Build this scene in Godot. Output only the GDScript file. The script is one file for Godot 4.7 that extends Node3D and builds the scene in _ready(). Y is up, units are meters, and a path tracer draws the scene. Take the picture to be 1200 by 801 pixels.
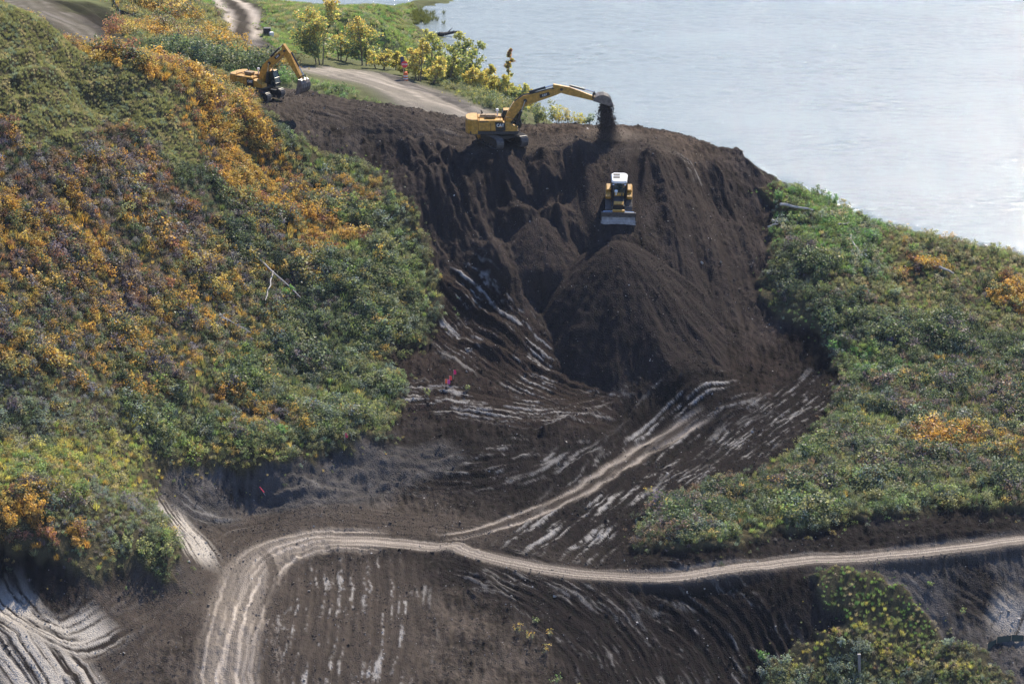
extends Node3D
# A river bluff being cut and filled: two excavators and a bulldozer on dark soil above a broad pale river.
# x runs right, y up, -z away from the camera; d below stands for -z.

const TPS = [-0.8246,335.9282,0.01468341091,4.9337,334.9013,0.01741346165,9.8244,333.1805,-0.03824740671,13.1463,334.7140,0.04087164513,3.3364,340.3294,-0.001241866459,8.3249,339.6214,-0.008190087502,-5.0315,342.3537,-0.003077807619,-10.0509,342.0606,0.02854337002,-15.2080,345.4193,0.004520130069,-21.2362,347.6317,0.008041576442,-24.2476,341.8857,0.02888274135,16.6869,340.0358,-0.003689239919,20.8842,339.9638,0.03558664322,25.4568,338.7923,-0.0250150061,-6.6179,336.9188,-0.01214726851,-2.4616,333.8273,-0.01403189141,3.2760,333.1568,-0.01392597153,-15.8574,381.7931,0.01169961031,-19.7488,385.1345,-0.003688887084,-23.2059,396.4382,-0.001641184413,-16.3051,392.9631,0.001080404803,-9.4011,384.5431,-0.01134107733,-5.0838,377.6272,0.01616713143,-20.9909,430.8086,-0.003664526651,-13.4452,424.1060,0.001088052162,-6.1429,419.2299,-0.01153162584,-3.8943,398.2898,0.006169112898,-0.9662,394.9034,-0.03253794486,1.1638,396.1944,0.02857642466,0.0000,414.9808,0.0153056044,-2.6261,429.9838,0.01024920771,3.8452,392.4542,0.02725563537,-24.3475,500.9788,0.0482327379,-19.1991,527.4758,0.04024904691,-31.9800,487.7735,-0.01523336993,-36.8438,506.3009,0.001985052557,-15.3682,527.2186,-0.03449563439,-13.1566,515.0929,0.01678249296,-9.1988,503.4802,0.01580652216,-4.8194,493.9888,-0.01297466468,-1.1827,484.2978,0.02791969455,-14.8692,542.6606,0.01348694758,-17.6257,483.0447,0.108309535,-53.5976,408.8926,0.002473751865,-46.8937,401.7533,0.0008712096686,-58.4158,415.2987,0.002333131017,-43.7432,399.4622,-0.002462734529,-40.8854,420.6331,-0.006801677966,-34.8714,435.1705,0.008345054023,-32.9013,422.6641,-0.004049446974,-33.3238,390.5634,0.0006971249576,-27.3177,415.4794,0.001707122242,-37.1797,401.7823,-0.00210382442,-46.2365,423.4324,0.004888831035,-46.4176,318.6602,0.02526422138,-42.1376,322.7105,0.1242739709,-37.5845,328.3585,0.06668930717,-32.2648,330.6702,0.02373473365,-28.3013,333.7784,0.07277476252,-25.5098,336.2123,-0.02574694782,-21.9283,334.8322,0.06817416022,-17.9733,337.2172,-0.02559397685,-45.4959,310.4921,-0.0008835737791,-44.4209,300.9911,0.009345665492,-43.3685,291.7475,0.009943397485,-42.2846,282.3951,0.01099736087,-41.3122,273.8882,-0.003251907402,-40.9229,270.7085,-0.01928732464,-39.8356,262.1571,0.04793119908,-39.1934,320.5178,-0.1230992976,-37.9852,308.8602,0.002190347891,-37.1148,299.6132,-0.01471668931,-36.1354,289.5941,-0.007235194481,-35.0707,279.0104,0.01319404619,-31.7239,323.8281,0.01426424839,-31.2398,317.5161,0.02569126834,-30.4714,307.4789,0.004711800306,-29.6270,296.7930,0.01060619921,-28.8746,287.1457,-0.01231109673,-28.5193,282.6114,0.05340776376,-25.2176,331.1955,-0.0893846821,-23.8643,322.2409,-0.01580141973,-23.3238,313.1237,-0.01889191073,-22.6745,302.4191,-0.007915496645,-21.9968,291.6653,-0.02960034266,-20.9115,285.8863,0.2739616586,-16.5102,335.6149,-0.02424515245,-15.8380,319.6351,0.0299223768,-15.4341,309.2275,0.002823520214,-14.9570,297.9189,-0.005321570042,-13.2112,291.5261,0.08305038138,-12.2066,329.8912,-0.02781292056,-8.0076,323.2104,-0.02092022768,-6.6813,315.6600,-0.007154468431,-9.2304,307.5490,-0.001212489897,-9.7092,297.0888,-0.01154021133,-36.5731,268.2223,0.004260014089,-32.5289,267.7882,-0.0018860344,-35.7630,260.7318,0.05349574527,-29.5941,264.7930,-0.005908677301,-27.0688,266.4175,0.1208937099,-35.6595,259.4943,0.0052165221,-33.0251,259.0671,-0.003273314034,-36.0928,257.1044,-0.01567682355,-38.8125,258.0225,-0.09075578781,-26.7929,262.7233,0.01794391418,-26.2334,268.0957,-0.02910922956,-23.9528,270.5732,-0.01447149917,-28.6434,260.9804,-0.06328686368,-36.0998,251.9031,0.04887204124,-38.0465,246.8609,-0.009123546843,-38.6039,251.5121,0.01623080209,-32.1123,250.0289,-0.02289854819,-32.6877,255.5606,-0.003854065536,-28.3926,280.7954,-0.05567654596,-26.2016,279.5160,-0.01610875026,-23.3613,274.5400,0.009119923915,-20.8879,284.8271,-0.2776625705,-19.2531,281.4610,0.02952793791,-12.4086,288.9610,-0.08106172447,-12.1343,281.7388,0.01427949809,-18.2872,277.1083,0.008382380443,-8.4457,277.2454,-0.001002657424,-2.7876,274.1563,0.002314049402,2.7677,271.9208,0.003686909461,8.2442,269.8295,0.008111487717,13.0278,269.3004,0.02522117296,17.9078,270.7151,0.01446477132,20.7300,271.6965,0.02177900017,26.3609,272.8826,-2.108153555e-06,31.9994,273.7434,0.01369839923,38.0808,275.1440,0.03525891317,23.5553,272.4862,0.003251637668,29.1739,273.2801,0.01338077301,34.8561,274.4090,0.01037560535,41.3753,276.2900,0.02814998588,-7.1511,320.1283,0.005155629057,-3.1442,315.6600,-0.04303838609,1.5518,310.4622,-0.009221281482,7.6915,306.8533,-0.0026072026,-3.0620,305.6208,0.005833930784,3.0538,304.3579,-0.008245558386,-2.9717,295.0849,0.0122709079,-7.3209,289.8202,-0.007628120747,2.9823,296.1012,-0.002433180349,6.7899,300.1019,0.05513978593,9.0494,299.5334,-0.04339291244,12.2323,304.3362,-0.002862302575,15.3413,305.5735,-0.05798740412,23.1681,308.0981,-0.001876052641,27.6340,311.0082,-0.02196101922,4.4121,291.2210,-0.006817595947,7.3173,289.5703,0.001891123724,1.4380,283.9106,0.0042043864,19.1779,292.5457,0.00145746998,10.0366,283.0739,-0.002420285026,8.3901,275.1571,-0.02104332816,24.1420,300.1019,-0.003799121904,10.4345,331.4917,0.04472932688,10.2350,329.8872,-0.03631745364,9.9487,324.8716,-0.00284799154,9.8659,321.6082,0.08046659652,9.6720,319.9926,0.06754144472,10.0952,317.6466,0.04278589283,7.1448,319.7341,-0.07101305602,13.4958,319.7341,-0.1248189495,7.8478,314.9252,-0.05906466606,13.2162,311.5181,0.02207259087,11.1873,308.1463,-0.009085741464,15.4076,307.6370,0.06505779134,10.5833,315.0487,0.04793633887,6.9803,310.1013,-0.009203208185,4.3805,320.7778,-0.1074034843,5.0930,314.1991,0.0051338481,19.5387,312.7143,-0.02566095276,15.8673,319.2979,0.1044995619,17.7617,326.3431,0.02508962511,20.6269,334.2313,-0.07035951754,22.6154,325.3007,-0.04033605233,18.9038,315.8493,0.07204921733,15.5227,331.9086,0.02165311369,17.3929,317.2556,-0.1173410512,23.0714,319.2530,-0.02857701255,24.0405,328.9309,-0.01307393026,0.0000,326.7373,-0.01447551852,-3.2364,327.9996,0.01494888411,-6.4620,326.9790,-0.03660012493,0.0000,320.2634,0.04936932282,3.2006,323.4293,0.0635782866,-3.1741,319.8229,0.006668205239,0.0000,314.6526,0.054015765,4.8490,327.6213,-0.01096229983,7.2285,325.1233,-0.00723365658,-10.7430,336.2117,-0.01453896255,-7.3356,331.1295,0.03671909122,-9.7515,329.6639,0.0391832845,26.6190,337.4114,0.03597443258,33.2281,336.1466,-0.004030839315,41.7196,337.1515,0.008490315629,50.2774,338.1019,0.0202654072,28.3676,327.1433,0.04084545231,36.5406,327.0403,-0.01727152507,44.5079,325.2115,-0.002665165867,49.0459,328.8647,-0.003830755083,27.8511,319.7914,0.02806363451,31.4562,315.1176,0.007074522517,39.0984,312.6536,-0.00715971917,47.0617,313.6107,-0.0007037717177,29.7137,308.1310,0.01678540771,26.1779,297.4085,0.01303080736,33.4312,295.0849,-0.005766669189,43.1325,295.3814,-0.001837264584,20.2850,286.9087,0.009796303846,17.7636,280.5639,-0.003209435913,24.9284,281.3389,-0.005117354364,35.7106,282.2636,-0.003329463259,42.2848,283.4114,0.001894139858,27.8849,274.4090,-0.02898590575,38.6990,277.3773,-0.03455778163,13.9888,275.6680,0.01135659488,20.8316,273.2100,-0.03417308986,20.5233,268.1271,0.001773947264,16.9235,264.1283,-0.02896549372,24.6815,268.8697,0.004022742787,27.4923,269.7416,0.04817769978,30.7801,267.2845,-0.04522250437,33.8024,263.1883,0.00548010709,40.0622,270.7202,0.01824068846,40.4703,268.0410,-0.03591772543,27.0419,263.1883,-0.01307212148,20.2063,262.2136,-6.248509253e-05,35.9388,271.0803,-0.02643340044,36.9013,267.0324,0.03349544557,41.0241,273.1319,-0.02159356096,13.6425,267.3492,-0.007844309553,6.7622,264.6373,-0.0001525779774,2.7232,266.8306,-0.008137061204,9.9529,258.3145,0.004632135779,0.0000,257.6619,0.01268374766,2.6241,255.3901,-0.00960768414,-10.0452,262.0804,-0.004306769861,-16.9043,265.0154,0.01244821717,-16.1188,251.0037,-0.00382516778,-9.6900,251.4911,0.002069909898,-4.0689,265.7933,0.0006286123875,-3.9306,255.4149,-0.001079950032,-21.0621,257.1983,0.0159074216,-27.6169,256.9462,0.01612020287,-31.1101,252.6977,-0.00823457768,-24.3773,265.5960,-0.07524751855,-46.0000,327.0000,0.02131367085,-41.5000,327.0000,-0.09782235623,-37.0000,335.0000,-0.03874095575,-32.0000,341.0000,-0.01581196649,-27.0000,345.0000,-0.1018889399,-52.0000,325.0000,-0.009998932081,-50.0000,335.0000,-0.01342480957,-50.0000,355.0000,-0.002487970863,-38.0000,343.0000,0.02431225157,-38.0000,360.0000,-0.008065437978,-28.0000,347.0000,0.07310549769,-28.0000,362.0000,-0.001072520733,-50.0000,385.0000,0.005353963703,-65.0000,330.0000,0.003313773311,-65.0000,390.0000,-0.003580129121,-65.0000,440.0000,-0.001266105366,20.0000,362.0000,0.01127946586,0.0000,364.0000,-0.02019885741,-12.0000,370.0000,-0.01236928706,40.0000,352.0000,-0.02181235364,55.0000,352.0000,0.002171108747,60.0000,340.0000,-0.006997990635,10.0000,400.0000,-0.03359435412,30.0000,390.0000,-0.003365171104,55.0000,375.0000,0.0004648879805,-14.0000,480.0000,-0.1124672918,20.0000,440.0000,-0.004993365724,50.0000,420.0000,0.003234299734,-20.0000,505.0000,-0.07811150864,-25.0000,540.0000,-0.02172422403,80.0000,390.0000,0.0007194867002,80.0000,355.0000,-0.001607616844,20.0000,500.0000,-0.004098183798,80.0000,500.0000,0.0008012581547,20.0000,570.0000,-0.001174912842,80.0000,570.0000,0.0003524152176,-60.0000,310.0000,-0.0001484491154,-60.0000,290.0000,-0.01008938323,-60.0000,270.0000,-0.002837896883,-60.0000,250.0000,0.007181489864,62.0000,310.0000,0.003599932925,62.0000,285.0000,0.001888418026,62.0000,262.0000,0.0004648653059,-40.0000,240.0000,0.0006299608345,-20.0000,240.0000,0.004262872102,0.0000,240.0000,0.001159512087,20.0000,245.0000,0.001206478494,40.0000,245.0000,0.001918126607,60.0000,240.0000,-0.0001481815163,-60.0000,238.0000,-0.007748329497,-85.0000,450.0000,-0.001544040035,-85.0000,500.0000,-0.0002371289479,-45.0000,545.0000,0.003394469403,-85.0000,400.0000,0.0003731623714,-85.0000,340.0000,-0.001735889166,-85.0000,570.0000,0.0001063084041,85.0000,300.0000,-0.001304564244,85.0000,240.0000,0.0003065696012,-85.0000,240.0000,0.002123362307]
const TPS_PLANE = [28.34809974,-0.05651933084,0.01918183149]
const VEG = [
	[-25.73,339.3,-21.99,335.9,-17.99,337.5,-14.09,337.2,-10.6,330.8,-8.9,327.5,-7.61,323.2,-6.16,317.7,-6.28,315.2,-7.78,311.9,-11.42,308.9,-10.11,306,-9.11,302.6,-10.13,298.6,-11.1,294.2,-14.64,290.6,-17.44,288.2,-21.65,286,-23.78,285.5,-25.84,284.3,-28.51,282.4,-29.86,280.2,-29.46,277.3,-27.74,273.5,-26.59,269.1,-26.52,263.5,-28.82,263.3,-31.36,262.3,-30.98,260.9,-33.07,259.6,-35.06,260.1,-37.71,260.4,-41.56,259.6,-62,246,-62,356,-38,356,-24,345],
	[24.39,337.9,25.23,335.1,24.52,330.2,23.86,325.9,23.13,323,24.38,321.2,26.91,317.5,28.66,314.4,29.92,310.5,28.67,304.8,26.66,298.7,24.33,292.6,20.32,287.4,15.94,286.8,12.27,285.3,10.68,280.8,10.33,274.9,13.84,272.4,18.06,273.5,21.05,276.6,24.61,277.2,28.3,279.2,34.05,280.1,37.79,281.7,39.77,280.4,43.36,280.7,60,279,60,352,45,352,30,346],
	[23.71,269.8,26.57,271.2,30.37,270.9,33.32,269,34.15,266.8,37.4,265.2,39.21,263.2,40.75,259.3,19.99,258.6,19.8,263.4,22.35,264.2,24.49,265.7,26.27,266.8]]
const VEG_FAR = [
	[-56.56,491.1,-42.37,499.2,-35.32,430.2,-34.01,421.1,-29.92,409.5,-24.51,402.2,-25.73,390.7,-33.62,382.8,-41,391.5,-45.93,406.3],
	[-34.1,383,-24.24,389.5,-19.54,380.9,-15.77,379.4,-12,377.2,-9.18,374.8,-14.7,375.3,-18.44,377,-22.24,379.3],
	[-37.59,525.5,-14.47,542.6,-15.59,526.2,-13.15,514.9,-9.18,502.4,-4.81,492.9,0,482.7,2.89,473.4,6.24,463.5,0,381.7,-4.22,383,-7.75,396.5,-12.01,410.2,-18.71,479.8,-20.5,420.7,-24.81,407.2,-29.95,424.5]]
# tracks, roads and scraped strips: path, half width, relief, across and along pitch, pale share, threshold, pale colour, ground colour, step, kind
const STRIPS = [
	[[-3.29,334.6,-1.21,326.9,1.58,318.4],7.0,0.3,0.55,0.05,0,0.9,"dust","fill",0,"plain"],
	[[5.33,333.7,6.06,327.5,7.18,321.8],4.0,0.3,0.6,0.05,0,0.9,"dust","fill",0,"plain"],
	[[15.7,336.4,18.76,330.1,20.64,318.5],6.5,0.24,0.6,0.05,0,0.9,"dust","fill",0,"plain"],
	[[9.69,320.9,10.98,315.1,11.6,309.3],5.5,0.1,0.9,0.04,0,0.9,"dust","fill",0,"plain"],
	[[-34.36,247.5,-29.58,257,-25.08,266.2,-21.83,277.4,-14.25,281.1,-5.71,281.4],4.0,0.13,1.3,0.1,0.1,0.62,"clay","brown",0,"scrape"],
	[[-14.3,282.4,-7.15,282.2,0,279.3,6.95,273.3],3.0,0.1,1.4,0.09,0.08,0.62,"dust","brown",0,"scrape"],
	[[-14.27,273.9,-13.73,265.1,-13.87,255.2,-14.37,244.5],8.5,0.19,1.0,0.03,0.75,0.61,"clay","brown",0,"scrape"],
	[[-3.83,274.2,2.74,268.2,8.02,260.8,10.43,252.9],6.0,0.2,1.0,0.08,0.3,0.6,"clay","dark",0,"scrape"],
	[[10.95,268.5,16.32,265.9,20.05,259.6],6.0,0.22,1.0,0.09,0.35,0.62,"clay","dark",0,"scrape"],
	[[-8.35,320.7,-2.34,313.2,3.09,308.6,10.36,305.9],5.5,0.22,1.0,0.05,0.75,0.57,"clay","red",0,"scrape"],
	[[-12.08,301.1,-6.08,303.1,1.52,302.1,9.2,305.4],3.5,0.2,1.1,0.06,0.7,0.57,"clay","red",0,"scrape"],
	[[-9.56,291.8,-2.95,292.2,2.97,295.1],4.0,0.22,1.0,0.1,0.5,0.6,"clay","dark",0,"scrape"],
	[[2.79,274.6,8.7,286.5,15.18,301.5,22.35,307.3],6.5,0.26,0.7,0.04,0.8,0.56,"clay","dark",0,"scrape"],
	[[14.53,287.6,21.12,299.8,29.13,310.4],4.5,0.2,1.1,0.08,0.7,0.57,"clay","dark",0,"scrape"],
	[[-0.36,287.6,4.44,293,11.37,306.3],1.6,0.1,1.5,0.1,0,0.9,"clay","dark",0.9,"plain"],
	[[0,290.6,2.96,293.1,7.52,298.8],1.4,0.06,1.2,0.1,0.5,0.5,"clay","dark",0,"scrape"],
	[[-41.23,256.7,-35.91,250.2,-31.78,244.1],4.6,0.12,1.0,0.06,1.0,0.34,"cream","dark",0,"layered"],
	[[-37.04,254.2,-33.77,253.7,-30.92,257.4],2.6,0.1,0.9,0.08,1.0,0.36,"cream","dark",0,"layered"],
	[[-29.31,278.6,-27.74,276.5,-25.86,272.3,-24.51,269],2.3,0.16,1.0,0.06,1.0,0.36,"cream","dark",0,"layered"],
	[[-28.74,280.8,-25.58,280.6,-22.86,282.1],1.6,0.22,1.0,0.1,0.3,0.55,"clay","shale",0,"scrape"],
	[[-22.29,284.5,-15.91,286.1,-11,290.6,-4.45,294.5],2.6,0.3,0.7,0.3,0.14,0.66,"clay","shale",0,"scrape"],
	[[23,274.4,31.54,276.2,43.17,279.3],1.6,0.22,0.8,0.3,0.05,0.7,"clay","dark",0,"plain"],
	[[35.37,272.4,38.62,270.2,40.51,268.4],3.0,0.25,0.9,0.1,0.12,0.64,"dust","dark",0,"scrape"],
	[[42.33,271.1,41.49,269.2,40.29,266.5],3.3,0.1,0.8,0.2,1.0,0.22,"grey","dark",0,"layered"],
	[[24.36,269.1,30.39,271.2,34.33,268.7],2.6,0.1,1.0,0.3,0.12,0.6,"clay","shale",0,"scrape"],
	[[-13.5,344.9,-9.85,340.5,-7.82,334.8,-6.48,328.5,-3.51,322],3.2,0.24,1.0,0.08,0.06,0.7,"dust","fill",0,"plain"],
	[[11.98,337,11.01,331.8,10.34,327.6,9.88,322],2.3,0.14,1.1,0.12,0.0,0.9,"dust","fill",0,"two"],
	[[13.5,335.5,12.38,330.9,11.87,324.5],1.0,0.16,1.0,0.1,0,0.9,"dust","fill",-0.35,"plain"],
	[[15.06,337,17.05,336.7,17.94,334],0.9,0.1,1.4,0.2,0.5,0.5,"clay","fill",0,"scrape"],
	[[-21.94,345.1,-13.44,343,-3.32,338.6],3.2,0.16,0.8,0.12,0.1,0.64,"clay","brown",0,"scrape"],
	[[-3.32,338,8.25,336.2,16.64,338.9],3.4,0.15,0.8,0.12,0.05,0.66,"dust","brown",0,"scrape"],
	[[-21.3,244.4,-21.71,253.4,-21.54,262.7,-20.74,271.6,-18.76,275.5,-15.33,277.1,-10.55,277.2],3.9,0.05,1.6,0.03,1.0,0.49,"dust","brown",0,"road"],
	[[-15.33,277.1,-10.55,277.2,-5.61,276,0,273.3,5.52,270.9,10.29,269.5,13.72,269.5,17.91,270.8,23.56,272.5,29.19,273.4,34.87,274.5,43.23,277,52.93,280.3],1.8,0.03,1.8,0.03,1.0,0.42,"dust","brown",1,"road"],
	[[-5.66,278.6,-2.14,280.9,1.44,284,6.6,290.2,12.1,300.4,17.47,305.2],1.3,0.12,1.4,0.05,0.6,0.42,"dust","brown",0,"two"],
	[[-21,275.6,-19.55,272.5,-18.98,261.5,-17.33,249.7],0.5,0.05,2.4,0.1,0.3,0.5,"dust","brown",0,"scrape"]]
const STRIPS_FAR = [
	[[-76.24,491.5,-58.43,415.4,-53.67,409.5,-49.15,404.5,-44.76,395.5],7.0,0.12,0.5,0.03,0.7,0.42,"grey","brown",0,"road"],
	[[-54.22,421.9,-49.53,416.5,-45.57,407.6,-40.84,391.8],4.2,0.5,0.5,0.06,0,0.9,"grey","dark",0,"plain"],
	[[-44.28,529.8,-39.51,496.6,-37.22,485,-32.74,428.9,-33.46,419.3],5.2,0.12,0.4,0.03,0.0,0.9,"dust","dark",0,"plain"],
	[[-44.28,529.8,-39.51,496.6,-37.22,485,-32.93,428.7,-33.82,418.7],3.6,0.1,0.6,0.03,1.0,0.3,"dust","brown",0,"two"],
	[[-32.55,424.9,-29.75,421.5,-25.21,414],3.5,0.1,0.5,0.05,0.4,0.5,"grey","shale",0,"scrape"],
	[[-24.12,395.5,-19.96,399.3,-15.39,394.1,-11.41,389.4,-7.45,380.7,-3.22,375.9],7.6,0.12,0.6,0.03,0.95,0.36,"dust","roadgrey",0,"road"],
	[[-15.8,404.9,-11.54,393.9,-7.59,388.3,-3.7,378.1],1.4,0.25,0.8,0.06,0.6,0.45,"grey","shale",0,"scrape"]]
const RIDGES = [
	[[-46.26,310.7,-43.11,317],0.8,0.9],
	[[-45.95,308,-40.53,319.1],0.8,0.9],
	[[-44.78,307.4,-40.56,315.9],0.8,0.9],
	[[-42.71,308.5,-35.48,322.2],0.8,0.9],
	[[-40.19,308.9,-34.92,320.1],0.9,0.9],
	[[-44.88,305,-41,309.6],0.7,0.8],
	[[-39.23,321,-34.96,325.4],0.7,0.9],
	[[-44.13,311.4,-40.06,321.9],0.6,0.8],
	[[-36.54,316.9,-31.66,322.9],0.6,0.8],
	[[6.32,334.2,7.45,328.7],1.6,2.6],
	[[7.45,328.7,8.15,323.2],0.6,1.6],
	[[2.95,333.9,3.41,329.1],1.5,2.0],
	[[-1.48,334,0.32,325.8],1.7,2.6],
	[[0.32,325.8,4.03,326.5],0.9,1.6],
	[[-3.27,332.5,-4.19,325.9],1.0,2.2],
	[[-6.18,335.1,-3.86,334.2],1.2,1.6],
	[[-10.14,338.9,-4.81,324.1],0.7,0.9],
	[[-8.73,338.7,-3.52,323.6],0.7,0.9],
	[[-7.3,338.1,-2.41,324.4],0.5,0.8],
	[[-2.23,321.9,0.16,318.3],1.3,2.4],
	[[4.43,326.3,5.43,322.5],0.9,1.8],
	[[13.92,333.3,15.99,322.4],1.0,1.8],
	[[16.49,335.3,19.71,324.3],0.9,2.0],
	[[12.87,333.7,12.15,323.3],0.6,0.9],
	[[19.98,338.5,23.22,328.9],0.8,2.0],
	[[22.05,342.6,25.46,338.8],1.2,1.8],
	[[8.37,322,12.77,322.5],0.4,1.2],
	[[-3.31,336.9,0,335.1],0.4,1.5],
	[[-4.91,276,2.64,257.1],0.5,1.6],
	[[-3.54,266.7,-2.37,265.3],0.5,0.7],
	[[-21.54,283.7,-10.9,287.3],0.35,0.8],
	[[-33.23,248.7,-24.95,264.5],0.3,0.6],
	[[-6.35,319.6,0.78,312.2],0.5,1.0],
	[[-4.68,312.3,4.64,308.9],0.4,0.9],
	[[3,298.4,9.21,305.9],0.5,0.8]]
# heaps tipped from above: apex x, d, slope, lift, reach, tone
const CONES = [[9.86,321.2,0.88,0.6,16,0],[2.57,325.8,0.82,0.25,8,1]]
const SOIL = [[0,326.8,0],[9.44,316.4,0],[16.02,323.3,0],[19.98,321.4,0],[12.96,328.5,0],[-3.19,321.9,0],[-9.87,334.3,0],[22.45,337.5,0],[3.19,321,0],[7.77,311,0],[3.31,337.7,5],[9.9,336.1,5],[14.94,338.4,5],[-5.01,340.6,2],[-13.44,343,2],[-21.17,346.4,2],[8.16,331.7,0],[15.37,306.3,1],[23.37,311.2,3],[27.12,309.4,1],[20.95,297.2,1],[11.77,291.3,1],[7.1,280,1],[16.06,289.1,1],[1.48,293.4,1],[-4.73,316.7,3],[0,309.1,3],[-4.59,305.5,3],[4.61,306.4,3],[-7.4,293.6,1],[-2.93,290.4,1],[-8.74,288,2],[-18.72,284.9,4],[-13.12,288.5,4],[-25.08,283.6,4],[-21.37,281.1,2],[-10.69,281.2,2],[-13.53,265.1,2],[-9.78,254.3,2],[-19.58,254.6,2],[-26.47,258.8,2],[-31.11,252.7,2],[-4.03,262.7,2],[-2.61,254.5,2],[-8.31,272.2,1],[1.36,266.7,1],[6.74,263.6,1],[13.59,266,1],[16.84,262.5,1],[10.63,258.7,1],[20.57,268.9,1],[27.91,274.7,1],[36.65,278,1],[38.82,272.1,4],[33.25,272.1,4],[-35.65,259.3,1],[-31.74,259.2,2],[-36.01,251.1,4],[-26.19,267.6,4]]
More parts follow.
